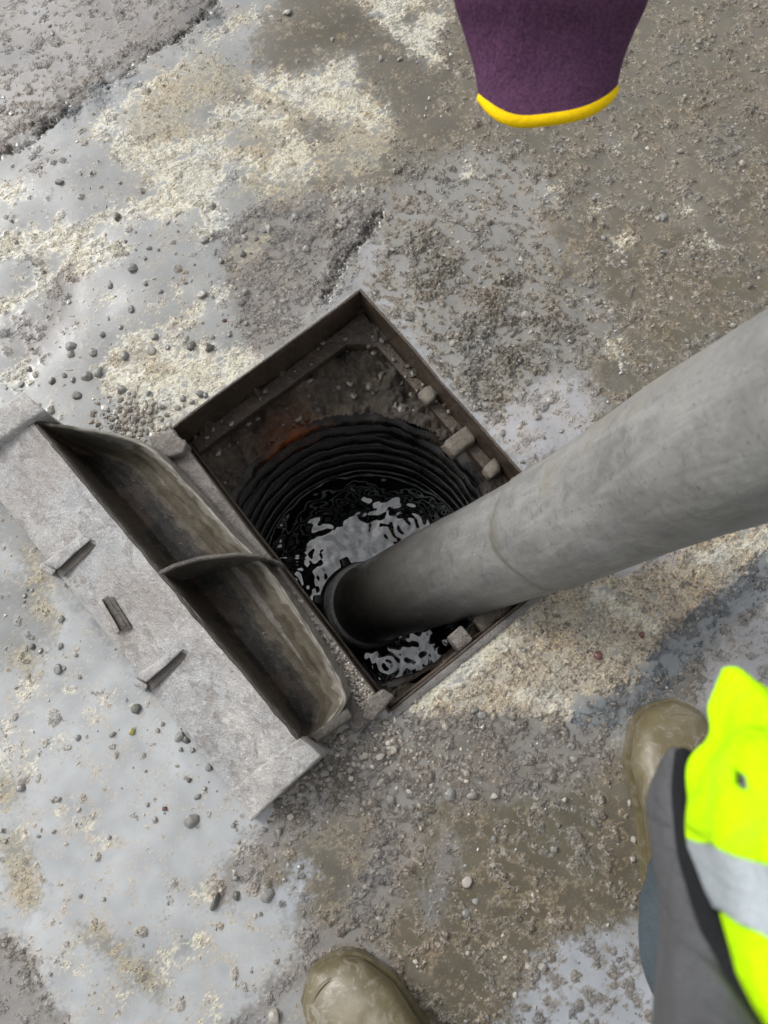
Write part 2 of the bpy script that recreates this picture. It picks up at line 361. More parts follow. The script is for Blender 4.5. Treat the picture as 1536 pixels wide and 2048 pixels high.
line('g', 22, (425, 215), (395, 250)); line('g', 20, (470, 330), (455, 385), (400, 400)); line('g', 16, (230, 250), (250, 270))
line('c', 50, (-60, 505), (60, 485), (180, 470), (260, 430), (400, 400)); line('c', 34, (400, 400), (440, 450), (410, 470))
line('c', 26, (-40, 640), (60, 590)); line('c', 40, (60, 565), (110, 545), (170, 515)); line('c', 20, (190, 520), (250, 500))
line('c', 26, (-20, 400), (60, 385)); line('c', 12, (110, 420), (130, 450)); line('g', 18, (225, 462), (290, 440))
line('c', 22, (505, 565), (440, 590), (390, 630), (340, 660)); line('c', 14, (340, 660), (265, 672), (250, 690)); line('c', 12, (300, 615), (335, 608)); line('c', 14, (210, 620), (235, 595)); line('c', 14, (350, 585), (375, 575)); line('c', 12, (120, 605), (155, 590))
poly('c', (190, 735), (265, 650), (330, 690), (420, 690), (520, 712), (525, 735), (305, 872), (285, 850), (255, 810), (215, 790))
line('m', 30, (240, 720), (290, 705)); line('m', 30, (330, 735), (300, 740)); line('c', 30, (40, 760), (70, 700)); line('c', 24, (-20, 770), (20, 765))
line('l', 60, (30, 660), (120, 640), (130, 560)); line('l', 50, (60, 700), (100, 690)); line('l', 50, (60, 330), (100, 320))
poly('k', (435, 480), (520, 410), (640, 380), (735, 405), (765, 425), (655, 600), (520, 722), (480, 660), (450, 560))
line('m', 30, (470, 520), (520, 480)); line('r', 30, (620, 380), (740, 360)); line('c', 12, (660, 390), (720, 385))
line('g', 16, (335, 872), (525, 735), (600, 678)); line('p', 20, (650, 610), (715, 570), (760, 470)); line('G', 26, (716, 575), (890, 765), (1060, 958))
poly('p', (960, 850), (1020, 800), (1090, 755), (1175, 760), (1195, 830), (1150, 900), (1060, 925))
poly('b', (1175, 720), (1225, 700), (1245, 740), (1220, 800), (1190, 780)); line('b', 26, (1240, 690), (1340, 670))
line('c', 20, (1225, 690), (1245, 720)); 
for p in ((1150, 550), (1130, 530), (1290, 500), (1350, 470)): line('b', 50, p)
line('b', 60, (1000, 40), (1300, 60)); line('b', 44, (1380, 330), (1500, 420)); line('b', 34, (1100, 450), (1160, 480))
for p in ((1100, 380), (1200, 415), (1370, 420), (940, 340), (1240, 480), (1230, 290), (1420, 480)): line('c', 26, p)
# bottom right of the opening
poly('s', (780, 1440), (1000, 1240), (1190, 1100), (1600, 900), (1700, 1120), (1536, 1120), (1330, 1250), (1290, 1330), (1230, 1430), (1100, 1440), (1000, 1420), (900, 1480))
line('c', 50, (800, 1450), (900, 1350), (1010, 1270)); line('c', 26, (1030, 1385), (1170, 1430)); line('c', 30, (1180, 1180), (1300, 1250)); line('c', 30, (1400, 1120), (1536, 1080))
line('g', 16, (785, 1428), (1062, 1188)); line('p', 30, (1230, 1140), (1350, 1110))
line('d', 76, (1560, 1130), (1440, 1220), (1360, 1300), (1290, 1390), (1180, 1440)); poly('p', (1440, 1250), (1700, 1120), (1700, 1400), (1380, 1420))
line('k', 20, (1536, 1210), (1450, 1270), (1390, 1330))
poly('k', (560, 1560), (660, 1480), (800, 1420), (900, 1425), (1010, 1430), (1100, 1440), (1200, 1450), (1250, 1520), (1200, 1600), (1000, 1640), (850, 1640), (640, 1690), (520, 1640))
poly('r', (560, 1660), (850, 1610), (1100, 1600), (1290, 1480), (1300, 1820), (1100, 1900), (980, 2100), (700, 2100), (780, 1900), (640, 1860), (520, 1760))
poly('b', (600, 1690), (680, 1690), (740, 1780), (700, 1830), (620, 1800), (570, 1730)); line('b', 60, (1130, 1780), (1240, 1820)); line('b', 50, (1270, 1560), (1260, 1760)); line('b', 50, (960, 1640), (900, 1660)); line('b', 60, (880, 1930), (920, 1990)); line('b', 44, (960, 1770), (1000, 1800))
line('k', 90, (790, 1660), (760, 1780), (700, 1880), (660, 1920)); line('l', 40, (900, 1690), (880, 1760), (860, 1830)); line('l', 40, (740, 1960), (780, 1940))
poly('G', (1060, 1930), (1100, 1890), (1220, 1860), (1330, 1900), (1400, 2200), (960, 2200))
poly('l', (560, 1860), (640, 1860), (680, 1900), (640, 1960), (560, 2000), (480, 2100), (330, 2100), (430, 1960)); line('G', 46, (480, 1830), (590, 1790), (600, 1740))
# bottom left film with pale spots
poly('w', (-100, 1000), (120, 1180), (560, 1640), (520, 1760), (600, 1900), (300, 2200), (-100, 2200))
poly('g', (-100, 1180), (60, 1150), (130, 1250), (60, 1330), (-100, 1340))
line('k', 60, (640, 1610), (540, 1680), (500, 1740)); line('l', 60, (440, 1790), (500, 1720), (560, 1660))
for w, *P in ((24, (40, 1395), (60, 1365)), (16, (110, 1375), (150, 1385)), (14, (175, 1430), (210, 1408), (255, 1388)), (20, (15, 1450), (20, 1475)), (26, (55, 1510), (70, 1535)), (16, (100, 1485), (145, 1465)), (12, (110, 1595), (130, 1618)), (10, (145, 1632), (175, 1650), (205, 1665)), (14, (195, 1665), (205, 1705)), (28, (400, 1785), (420, 1795)), (32, (330, 1920), (375, 1890), (400, 1875)), (20, (130, 1925), (165, 1940)), (20, (260, 1985), (250, 2020)), (20, (300, 1990), (340, 1940)), (26, (430, 2000), (420, 2048)), (18, (180, 1880), (210, 1890)), (16, (45, 1650), (60, 1670)), (12, (50, 1745), (60, 1720)), (20, (0, 1500), (10, 1530)), (14, (60, 1430), (66, 1450))): line('c', w, *P)
for w, *P in ((80, (30, 1690), (60, 1800)), (60, (180, 1860), (320, 1980)), (70, (0, 1560), (20, 1600)), (60, (60, 1120), (100, 1250)), (50, (30, 1300), (70, 1340))): line('m', w*.7, *P)
poly('l', (-100, 1880), (30, 1880), (70, 1960), (130, 2060), (140, 2200), (-100, 2200)); line('k', 30, (10, 1870), (60, 1930), (90, 2010), (140, 2060))

#        cover  amp  speck wet  exposed colour      film colour      gravel  bump-band
TY = {
 'g': (.85, .45, .45, .8, (.36, .35, .33), (.245, .252, .252), .06),
 'w': (1.05, .45, .35, .8, (.48, .46, .43), (.365, .380, .392), .04),
 'G': (.50, .9, .6, .9, (.27, .26, .25), (.335, .355, .385), .30),
 'm': (.25, .65, .9, .6, (.50, .45, .34), (.205, .195, .165), .10),
 'c': (-.85, .70, .62, .35, (.93, .86, .70), (.27, .275, .265), .05),
 'b': (1.35, .6, .6, .9, (.30, .26, .19), (.112, .098, .075), .10),
 'r': (-.05, 1.40, 1.1, 1., (.27, .235, .18), (.125, .110, .082), .45),
 'R': (-.15, 1.45, 1.1, 1., (.30, .275, .235), (.225, .22, .205), .60),
 'l': (.0, .8, .8, .9, (.29, .27, .255), (.205, .197, .19), .15),
 'p': (.15, .7, .6, .7, (.40, .39, .39), (.34, .34, .36), .2),
 'k': (-1.2, 1.0, 1., .9, (.235, .212, .19), (.20, .19, .175), .22),
 's': (-1.6, .85, 1.5, .5, (.62, .54, .42), (.28, .27, .24), .30),
 'd': (-.3, .8, .8, .95, (.11, .125, .14), (.17, .185, .195), .15),
}
fields = np.zeros((SH, SW, 11))
for k, t in TY.items():
    fields[T == ord(k)] = [t[0], t[1], t[2], t[3], *t[4], *t[5], t[6]]
def soft(a, n):
    for _ in range(n):
        p = np.pad(a, ((1, 1), (1, 1), (0, 0)), mode='edge'); a = (p[1:-1, 1:-1]*2+p[:-2, 1:-1]+p[2:, 1:-1]+p[1:-1, :-2]+p[1:-1, 2:])/6
    return a
fields[..., 7:10] = soft(fields[..., 7:10], 6)
# look the survey up from the world grid, with warped (ragged) borders
px_, py_ = PX(GX, GY)
wx = fnoise(.004, .06, .9)*8+fnoise(.002, .012, .5)*5; wy = fnoise(.004, .06, .9)*8+fnoise(.002, .012, .5)*5
def lookup(px, py, fl):
    a = np.clip((px+OFF)/8-.5, 0, SW-1.001); b = np.clip((py+OFF)/8-.5, 0, SH-1.001)
    ia, ib = a.astype(int), b.astype(int); fa, fb = (a-ia)[..., None], (b-ib)[..., None]
    return (fl[ib, ia]*(1-fa)*(1-fb)+fl[ib, ia+1]*fa*(1-fb)+fl[ib+1, ia]*(1-fa)*fb+fl[ib+1, ia+1]*fa*fb)
FL = lookup(px_+wx, py_+wy, fields)
cover, amp, speck, wetf, ecol, fcol, grav = FL[..., 0], FL[..., 1], FL[..., 2], FL[..., 3], FL[..., 4:7], FL[..., 7:10], FL[..., 10]
mm = .001
low = fnoise(.12, .8, 1.5)*1.6*mm
def ramp(d, w): return 1/(1+np.exp(-d/w))
# signed distance helper for long features (px -> about world by 1/1330)
# ridge of the raised patch left of the corner, and the slab joint
low += 5*mm*np.exp(-(segd([(735, 405), (690, 500), (655, 590)], px_+wx, py_+wy)/26)**2)
crack = segd([(470, -60), (430, 5), (375, 62), (300, 110), (225, 165), (120, 232), (60, 285), (-20, 322), (-140, 380)], px_+wx*.4, py_+wy*.4)
side = ((px_+wx*.4)*.60+(py_+wy*.4)*.80) - (0*.60+312*.80)       # <0 : upper-left slab
cwid = 3.2+1.2*fnoise(.02, .1)
cvar = np.clip(.55+.45*fnoise(.02, .2, 1.), .12, 1.3)
groove = -9*mm*cvar*np.exp(-(crack/np.maximum(cwid, 2.))**2)
slab = 3.5*mm*ramp(-side, 5)
jstep = segd([(560, 5), (400, 105), (190, 252)], px_+wx*.4, py_+wy*.4)
patch = 2.2*mm*ramp(((px_+wx*.3)*.56+(py_+wy*.3)*.83)-(190*.56+256*.83), 4)*ramp(760-px_, 60)
# diagonal brushed ribs on the right half
brush = fnoise(.008, .05, .8, (math.radians(-31), 2.6))
det = fnoise(.0012, .012, .45); det2 = fnoise(.006, .09, 1.)
def clumps(n, rmin, rmax, dens, lift):
    out_ = np.zeros((ny, nx)); I = rng.integers(6, ny-6, n); J = rng.integers(6, nx-6, n)
    k = rng.random(n) < dens[I, J]; I, J = I[k], J[k]
    wa, wb = fnoise(.003, .02, .9)*.0016, fnoise(.003, .02, .9)*.0016
    for i, j in zip(I, J):
        r = random.uniform(rmin, rmax)*random.uniform(.6, 1); q = int(r*1.3/STEP)+2
        a, b_, c_, d_ = max(i-q, 0), min(i+q+1, ny), max(j-q, 0), min(j+q+1, nx)
        an = random.uniform(0, 3.14); ca, sa = math.cos(an), math.sin(an); e = random.uniform(.6, 1.)
        yy = (gy[a:b_]-gy[i])[:, None]+wb[a:b_, c_:d_]; xx = (gx[c_:d_]-gx[j])[None]+wa[a:b_, c_:d_]
        u_, v_ = xx*ca+yy*sa, (-xx*sa+yy*ca)/e; h_ = np.sqrt(np.clip(1-(u_*u_+v_*v_)/(r*r), 0, 1))*r*lift*random.uniform(.6, 1.2)
        sub = out_[a:b_, c_:d_]; np.maximum(sub, h_, out=sub)
    return out_
gd_ = np.clip(grav*1.3, 0, 1)
cl = clumps(3600, .006, .020, gd_*.9, .22)+clumps(9000, .003, .008, np.clip(gd_+.12, 0, 1), .36)
relief = amp*(det*.34*mm + det2*.75*mm) + cl - 1.1*mm*np.clip(gd_, 0, 1)
rmask = np.clip((px_-650)/200, 0, 1)
relief += rmask*np.clip(amp-.6, 0, 1)*brush*1.9*mm
# cracks at right
for P, w, dep in (([(1536, 60), (1440, 130), (1380, 160)], 4, 3), ([(1090, 275), (1040, 350), (1000, 420)], 5, 3.5), ([(1536, 1180), (1450, 1240), (1390, 1300), (1330, 1340)], 5, 4), ([(1085, 1450), (1160, 1440), (1150, 1480), (1140, 1520)], 4, 4), ([(1050, 1480), (1075, 1500)], 7, 5), ([(640, 1940), (760, 1850), (860, 1740)], 5, 2)):
    relief -= dep*mm*np.exp(-(segd(P, px_+wx, py_+wy)/w)**2)
clods = np.zeros((ny, nx))
# embedded stones, stamped as domes
tone = np.zeros((ny, nx)); stone_h = np.zeros((ny, nx))
Nst = 26000
si = rng.integers(6, ny-6, Nst); sj = rng.integers(6, nx-6, Nst)
pr = np.clip(grav[si, sj], 0, 1)
keep = rng.random(Nst) < pr*1.0+.015
si, sj = si[keep], sj[keep]
rad = (.0016+.0019*rng.gamma(1.6, .75, len(si))).clip(.0016, .0085)
for i, j, r in zip(si, sj, rad):
    k = int(r/STEP)+1; a, b_, c_, d_ = max(i-k, 0), min(i+k+1, ny), max(j-k, 0), min(j+k+1, nx)
    yy = (gy[a:b_]-gy[i])[:, None]*random.uniform(.8, 1.3); xx = (gx[c_:d_]-gx[j])[None]*random.uniform(.8, 1.3)
    q = 1-(xx*xx+yy*yy)/(r*r); hgt = np.sqrt(np.clip(q, 0, 1))*r*.62
    sub = stone_h[a:b_, c_:d_]; mk = hgt > sub; sub[mk] = hgt[mk]; tone[a:b_, c_:d_][mk] = random.uniform(-1, 1)
base_h = low+slab+patch
# clumps of sandy grit right of the opening
for (cx_, cy_, r_) in ((912, 678, 36), (985, 650, 40), (870, 745, 28), (960, 740, 30), (985, 790, 26), (1030, 700, 28), (940, 800, 24), (1010, 720, 22), (880, 560, 30), (985, 600, 34), (1060, 720, 26), (990, 830, 16), (890, 530, 22), (845, 590, 26), (1010, 560, 26), (1095, 640, 30), (1150, 660, 24), (1090, 560, 22), (850, 480, 30)):
    d = np.hypot(px_+wx*1.3-cx_, py_+wy*1.3-cy_)/r_; g = np.exp(-d**2*1.3); base_hc = g*4.2*mm
    relief += base_hc; ecol = ecol*(1-.75*g[..., None])+.75*g[..., None]*np.array((.25, .215, .16)); relief += g*det*1.2*mm
covn = (.22*fnoise(.004, .03, .8) + .34*fnoise(.0012, .006, .2) + (.30+.55*np.clip(-cover+.6, 0, 1))*(fnoise(.010, .10, 1.15)*.5+.75*fnoise(.006, .05, 1., (math.radians(30), 2.3))))*mm
ridge = segd([(765, 425), (735, 470), (690, 520), (668, 560), (650, 600)], px_+wx*.5, py_+wy*.5)
pits = np.zeros((ny, nx))
for (a, b, r_) in ((1148, 1455, 9), (1135, 1448, 7), (1072, 1452, 7), (1150, 1470, 5), (1085, 1462, 4)): pits += np.exp(-(np.hypot(px_+wx*.5-a, py_+wy*.5-b)/r_)**2)
relief -= 7*mm*np.exp(-(ridge/6)**2)*(.6+.4*det2) + 8*mm*pits
ground = base_h+groove+relief+stone_h*.9-covn
# pits: small dark pin holes
# film level
film = blur(base_h + cover*mm + .15*mm, .009) - 14*mm*cvar*np.exp(-(crack/4.5)**2) - 8*mm*np.exp(-(ridge/6)**2)
over = (ground > film).astype(float)
film = film + .40*mm*np.clip(blur(over, .0022)-.10, 0, 1)     # the film creeps up round whatever stands in it
depth = (film-ground)
# rims of the hole: keep the pavement just under the iron rim
hu, hv = uv_of(GX, GY)
dhole = np.maximum(np.maximum(-hu, hu-HL), np.maximum(-hv, hv-HW))
near = np.clip(1-(dhole-.006)/.012, 0, 1)
ground = ground*(1-near)+near*np.minimum(ground, .0005); film = film*(1-near)+near*np.minimum(film, .0012)
fade = np.clip(np.minimum.reduce([GX-x0, x1-.003-GX, GY-y0, y1-.003-GY])/.06, 0, 1); ground = ground*fade; film = film*fade
depth = film-ground
tn = tone[..., None]
ecol2 = ecol*(1+.28*tn) + .05*np.clip(tn-.6, 0, 1)
ecol2 = ecol2*(1+.16*np.clip(det, -2, 2)[..., None])  # crevice shade painted into the colour: darker where the fine relief is low
ecol2 = ecol2*(1-.75*np.clip(cvar, 0, 1)[..., None]*np.exp(-(crack/4.5)**2)[..., None])
warm = fnoise(.03, .3, 1.)[..., None]; ecol2 = ecol2*(1-.35*np.exp(-((crack-10)/9)**2)*(side < 0))[..., None] if False else ecol2*(1-.45*(np.exp(-(crack/22)**2)*(side < 0))[..., None]*np.array((.6, .9, 1.1)))
ecol2 = ecol2*(1+warm*np.array((.05, .02, -.02)))
fcol2 = fcol*(1+fnoise(.02, .25, 1.)[..., None]*.06)
ecol2 = ecol2*(1-.6*np.exp(-(ridge/8)**2)[..., None])*(1-.8*np.clip(pits, 0, 1)[..., None])  # shadow line of the ridge painted into the colour; pits darkened too
ecol2 = np.clip(ecol2, .015, .9); fcol2 = np.clip(fcol2, .015, .8)
allf = grid_faces(nx, ny)
def fmax(a): a = a.ravel(); return np.maximum.reduce([a[allf[:, i]] for i in range(4)])
def fmin(a): a = a.ravel(); return np.minimum.reduce([a[allf[:, i]] for i in range(4)])
out_ok = fmin(dhole) > .0005
slabf = fmax(side) < 0
co = np.stack([GX, GY, ground], -1).reshape(-1, 3)
def sub_mesh(name, mask, co, cols, floats, mat, **kw):
    f = allf[mask]; used = np.unique(f); remap = np.full(nx*ny, -1, np.int64); remap[used] = np.arange(len(used))
    me = fast_mesh(name, co[used], remap[f])
    for k, v in cols.items(): attr_col(me, k, v.reshape(-1, 3)[used])
    for k, v in floats.items(): attr_f(me, k, v.ravel()[used])
    return tag(link(name, me, mat), **kw)
sub_mesh('concrete_pavement', out_ok & ~slabf, co, {'col': ecol2}, {'speck': speck, 'wet': wetf}, M_CONC, kind='structure')
sub_mesh('concrete_slab', out_ok & slabf, co, {'col': ecol2}, {'speck': speck, 'wet': wetf}, M_CONC, kind='structure')
cof = np.stack([GX, GY, film], -1).reshape(-1, 3)
sub_mesh('muddy_water_film', out_ok & (fmax(depth) > -.0002), cof, {'col': ecol2, 'fcol': fcol2}, {'depth': depth/.0014}, M_FILM, kind='structure')
# ground beyond the surveyed patch, out to the horizon
def ringquads(name, X0, X1, Y0, Y1, z, mat):
    R_ = 60
    xs = np.unique(np.concatenate([np.linspace(-R_, X0, 12), np.linspace(X0, X1, 12), np.linspace(X1, R_, 12)]))
    ys = np.unique(np.concatenate([np.linspace(-R_, Y0, 12), np.linspace(Y0, Y1, 12), np.linspace(Y1, R_, 12)]))
    A, B = np.meshgrid(xs, ys); f = grid_faces(len(xs), len(ys)); P = np.stack([A, B, np.full(A.shape, z)], -1).reshape(-1, 3)
    cx_ = P[f].mean(1); k = ~((cx_[:, 0] > X0) & (cx_[:, 0] < X1) & (cx_[:, 1] > Y0) & (cx_[:, 1] < Y1))
    me = fast_mesh(name, P, f[k]); n = len(P)
    attr_col(me, 'col', np.tile((.34, .315, .27), (n, 1))); attr_f(me, 'speck', np.full(n, .9)); attr_f(me, 'wet', np.full(n, .6))
    return tag(link(name, me, mat), kind='structure')
m = Mat('wet_yard_concrete')
n1 = m.noise(1.6, 8, .68, dist=.4); n2 = m.noise(5, 8, .7); n3 = m.noise(60, 6, .75); n4 = m.noise(260, 4, .7)
c = m.mix(m.rng(n1, .42, .58), (.26, .25, .235), (.17, .155, .125)); c = m.mix(m.rng(n2, .56, .66, 0, .85), c, (.58, .53, .42))
c = m.mix(m.rng(n3, .50, .64, 0, .6), c, (.13, .12, .10)); c = m.mix(m.rng(n4, .56, .66, 0, .5), c, (.10, .09, .075))
wt = m.rng(n1, .45, .60); b = m.bump(n4, .8, .003, m.bump(n3, .6, .006)); m.set(c, .5, b); m.coat(.9, .08)
ringquads('ground', x0, x1-STEP, y0, y1-STEP, 0, m.m)

# ------------------------------------------------------------------ generic builders
def rough_prism(name, pts_top, z_bottom, mat, parent=None, bevel=.003, jit=.0012, cuts=6, bottom=None):
    """prism with a polygonal top (3-D points) and vertical sides, bevelled and slightly eroded"""
    bm = bmesh.new(); t = [bm.verts.new(p) for p in pts_top]
    bt = bottom or [Vector((p[0], p[1], z_bottom)) for p in pts_top]
    b = [bm.verts.new(p) for p in bt]; n = len(t)
    bm.faces.new(t); bm.faces.new(b[::-1])
    for i in range(n): bm.faces.new((t[i], b[i], b[(i+1) % n], t[(i+1) % n]))
    bmesh.ops.recalc_face_normals(bm, faces=bm.faces)
    bmesh.ops.bevel(bm, geom=list(bm.edges), offset=bevel, segments=2, affect='EDGES', profile=.6)
    bmesh.ops.triangulate(bm, faces=[f for f in bm.faces if len(f.verts) > 4])
    for _ in range(3):
        le = [e for e in bm.edges if e.calc_length() > .02]
        if not le: break
        bmesh.ops.subdivide_edges(bm, edges=le, cuts=1, use_grid_fill=True)
    for v in bm.verts: v.co += mn.noise_vector(v.co*40)*jit + mn.noise_vector(v.co*160)*jit*.35
    me = bpy.data.meshes.new(name); bm.to_mesh(me); bm.free()
    for p in me.polygons: p.use_smooth = True
    o = link(name, me, mat); 
    if parent: put(o, parent)
    return o
def box_uv(name, u0, u1, v0, v1, z0, z1, mat, parent, bevel=.002, jit=.0017):
    P = [F(u0, v0, z1), F(u1, v0, z1), F(u1, v1, z1), F(u0, v1, z1)]
    return rough_prism(name, P, z0, mat, parent, bevel, jit)

# ------------------------------------------------------------------ manhole frame
fr = empty('manhole_surround', F(HL/2, HW/2)); tag(fr, 'sunken rectangular iron surround of the open manhole, inner walls caked in brown mud', 'manhole surround')
TH = .0045
box_uv('frame_wall', -TH, HL+TH, -TH, 0, -.082, .0022, M_FRAME, fr)
box_uv('frame_wall', -TH, HL+TH, HW, HW+TH, -.082, .0022, M_FRAME, fr)
box_uv('frame_wall', -TH, 0, 0, HW, -.082, .0021, M_FRAME, fr)
box_uv('frame_wall', HL, HL+TH, 0, HW, -.082, .0021, M_FRAME, fr)
# seating ledge round the foot of the walls
for a in ((0, HL, 0, .020), (0, HL, HW-.006, HW), (0, .028, .020, HW-.006), (HL-.006, HL, .020, HW-.006)):
    box_uv('ledge', *a, -.088, -.070, M_FRAME, fr, .003, .002)
# corner gusset
gp = [F(.001, .001, -.060), F(.085, .001, -.068), F(.001, .085, -.068)]
rough_prism('gusset', gp, -.09, M_FRAME, fr, .004, .004)
# pale rim line on the lower right edge
box_uv('rim', HL+TH, HL+TH+.010, .0, HW, -.01, .0032, M_RIM, fr, .0012, .0006)
# seating blocks cast on the upper right wall and the lower right wall
for (p, q, z, s) in ((855, 790, -.052, .027), (910, 888, -.052, .031), (985, 937, -.047, .024)):
    w = W(p, q, z); u_, v_ = uv_of(w.x, w.y)
    box_uv('seating_block', u_-s/2, u_+s/2, -.0005, max(v_+s/2, .02), z-.03, z, M_CLOD, fr, .007, .006)
w = W(925, 1285, -.03); u_, v_ = uv_of(w.x, w.y)
box_uv('seating_block', HL-.030, HL-.0005, v_-.015, v_+.013, -.06, -.022, M_HINGE, fr, .003, .002)
w = W(962, 1262, -.05); u_, v_ = uv_of(w.x, w.y)
box_uv('mud_ledge', HL-.026, HL-.0005, v_-.06, v_-.0, -.07, -.045, M_CLOD, fr, .006, .004)
# hinge bar along the cover side
hb = [W(372, 903, .012), W(757, 1388, .012), W(702, 1432, .012), W(300, 905, .012)]
hb[0] = F(.008, HW+.001, .014); hb[1] = F(HL-.004, HW+.001, .014); hb[2] = F(HL-.004, HW+.060, .014); hb[3] = F(.012, HW+.060, .014)
rough_prism('hinge_bar', hb, -.01, M_HINGE, fr, .004, .0015)
rough_prism('hinge_knuckle', [W(*p) for p in ((296, 872, .034), (345, 862, .036), (373, 884, .034), (366, 906, .032), (338, 914, .030), (306, 898, .030))], .0, M_HINGE, fr, .004, .0015)
rough_prism('hinge_knuckle', [W(*p) for p in ((733, 1402, .026), (765, 1376, .028), (789, 1392, .026), (748, 1442, .022), (722, 1436, .022))], .0, M_HINGE, fr, .004, .0018)

# ------------------------------------------------------------------ shaft
gu = np.arange(-.06, HL+.08, .003); gv = np.arange(-.14, HW+.14, .003)
UU, VV = np.meshgrid(gu, gv)
XX = ORG.x+UU*U.x+VV*V.x; YY = ORG.y+UU*U.y+VV*V.y
rr = np.hypot(XX-RING_C.x, YY-RING_C.y)
def n3(X, Y, s, seed=0.): return np.array([[mn.fractal(Vector((x*s+seed, y*s, seed)), .9, 2.1, 5) for x, y in zip(a, b)] for a, b in zip(X, Y)])
nz = n3(XX, YY, 22, 3.1); nz2 = n3(XX, YY, 80, 9.)
ZZ = -.094-.028*np.clip(1-(rr-RING_R)/.08, 0, 1)+nz*.016+nz2*.006
wd = np.minimum(np.abs(UU), np.abs(VV)); ZZ += np.exp(-(wd/.022)**2)*np.clip(.018+nz*.035, 0, .04)
ZZ = np.where(rr < RING_R+.004, np.minimum(ZZ, -.118+nz*.010), ZZ)
f = grid_faces(len(gu), len(gv)); k = ((rr-RING_R+nz*.010+nz2*.004).ravel()[f] > -.006).all(1)
me = fast_mesh('shaft_surround', np.stack([XX, YY, ZZ], -1).reshape(-1, 3), f[k])
cr_ = np.tile(np.array((.085, .066, .046)), (XX.size, 1)); q = n3(XX, YY, 14, 5.).ravel()
ru = W(585, 880, -.11); rust = np.exp(-(np.hypot(XX-ru.x, YY-ru.y)/.055)**2).ravel()
cr_ *= (1+.9*q+.25*nz2.ravel())[:, None]; cr_ = cr_*(1-rust[:, None]*.9)+rust[:, None]*.9*np.array((.20, .055, .012)); attr_col(me, 'col', np.clip(cr_, .01, .5))
tag(link('shaft_surround', me, M_RUBBLE), kind='structure')
# corrugated pipe
nt_, nzp = 160, 150
zz = np.linspace(ZR, -.80, nzp); th = np.linspace(0, 2*math.pi, nt_+1)[:-1]
ph = (ZR-zz)/.058
prof = RING_R-.004-.009*np.clip(np.sin(ph*2*math.pi-1.2)*1.8, -1, 1)
lump = np.array([[mn.fractal(Vector((math.cos(t)*5, math.sin(t)*5, z*22)), 1., 2., 4) for t in th] for z in zz])
prof2 = prof[:, None]-np.clip(lump*.012*np.exp((zz[:, None]-ZR)/.10), -.004, .012)-lump*.0015
ring = np.stack([RING_C.x+prof2*np.cos(th)[None], RING_C.y+prof2*np.sin(th)[None], np.repeat(zz[:, None], nt_, 1)], -1)
i = np.arange(nzp-1)[:, None]*nt_; j = np.arange(nt_)[None]; jn = (j+1) % nt_
ff = np.stack([i+j, i+jn, i+nt_+jn, i+nt_+j], -1).reshape(-1, 4)
tag(link('corrugated_pipe', fast_mesh('corrugated_pipe', ring.reshape(-1, 3), ff), M_PIPE), 'black corrugated plastic pipe lining the manhole shaft below the iron frame', 'pipe')
# water in the shaft
g = np.arange(-RING_R, RING_R+.002, .0024); WX, WY = np.meshgrid(g+RING_C.x, g+RING_C.y)
h = np.zeros(WX.shape)
for (p, q, a, lam, dec) in ((812, 1052, .0011, .016, .05), (585, 1165, .0010, .014, .06), (700, 1215, .0013, .026, .12), (775, 1330, .0011, .016, .06), (650, 1110, .0007, .02, .08), (900, 1040, .0006, .018, .05)):
    w = W(p, q, ZW); r = np.hypot(WX-w.x, WY-w.y); h += a*np.sin(r/lam*2*math.pi)*np.exp(-r/dec)
hn = np.array([[mn.fractal(Vector((x*9, y*9, .3)), 1., 2., 3) for x in WX[0]] for y in WY[:, 0]])
hn2 = np.array([[mn.fractal(Vector((x*34, y*34, 4.3)), 1., 2., 2) for x in WX[0]] for y in WY[:, 0]])
h = h*.25 + hn*.0042 + hn2*.0009
f = grid_faces(len(g), len(g)); k = (np.hypot(WX-RING_C.x, WY-RING_C.y).ravel()[f] < RING_R).all(1)
tag(link('shaft_water', fast_mesh('shaft_water', np.stack([WX, WY, ZW+h], -1).reshape(-1, 3), f[k]), M_WATER), kind='structure')

# ------------------------------------------------------------------ manhole cover lying open beside the hole
ZE = .115
cv = empty('manhole_cover', W(320, 1250, 0)); tag(cv, 'heavy slurry coated iron manhole cover with two deep hollow pockets, lying open beside the hole', 'manhole cover')
def lerp(a, b, t): return a+(b-a)*t
# sloping plate as a relief grid with solid sides
E0, E1 = W(72, 844, ZE), W(603, 1480, ZE); L0, L1 = W(-58, 930, .016), W(462, 1582, .016)
na, nb = 150, 42; P = np.zeros((nb, na, 3))
for b_ in range(nb):
    for a_ in range(na):
        s, t = a_/(na-1), b_/(nb-1); p = lerp(lerp(L0, L1, s), lerp(E0, E1, s), t)
        edge = min(t, 1-t)*30; q = p.copy()
        q += mn.noise_vector(p*30)*.0012*min(1, edge/3) + mn.noise_vector(p*110)*.0009*min(1, edge/3)
        q.z += -.003*math.exp(-edge)
        # the middle bay of the long edge is cut back between the two cross ribs
        if False: q = lerp(q, lerp(lerp(L0, L1, s), lerp(E0, E1, s), .10), .75*(1-t/.10)); 
        P[b_, a_] = q
me = grid_mesh('plate', P); o = link('plate', me, M_PLATE); put(o, cv)
# under side / body of the casting closing the plate down to the ground
bod = [L0+Vector((0, 0, -.003)), L1+Vector((0, 0, -.003)), E1+Vector((0, 0, -.003)), E0+Vector((0, 0, -.003))]
rough_prism('plate_body', bod, -.002, M_DARKEDGE, cv, .001, .0)
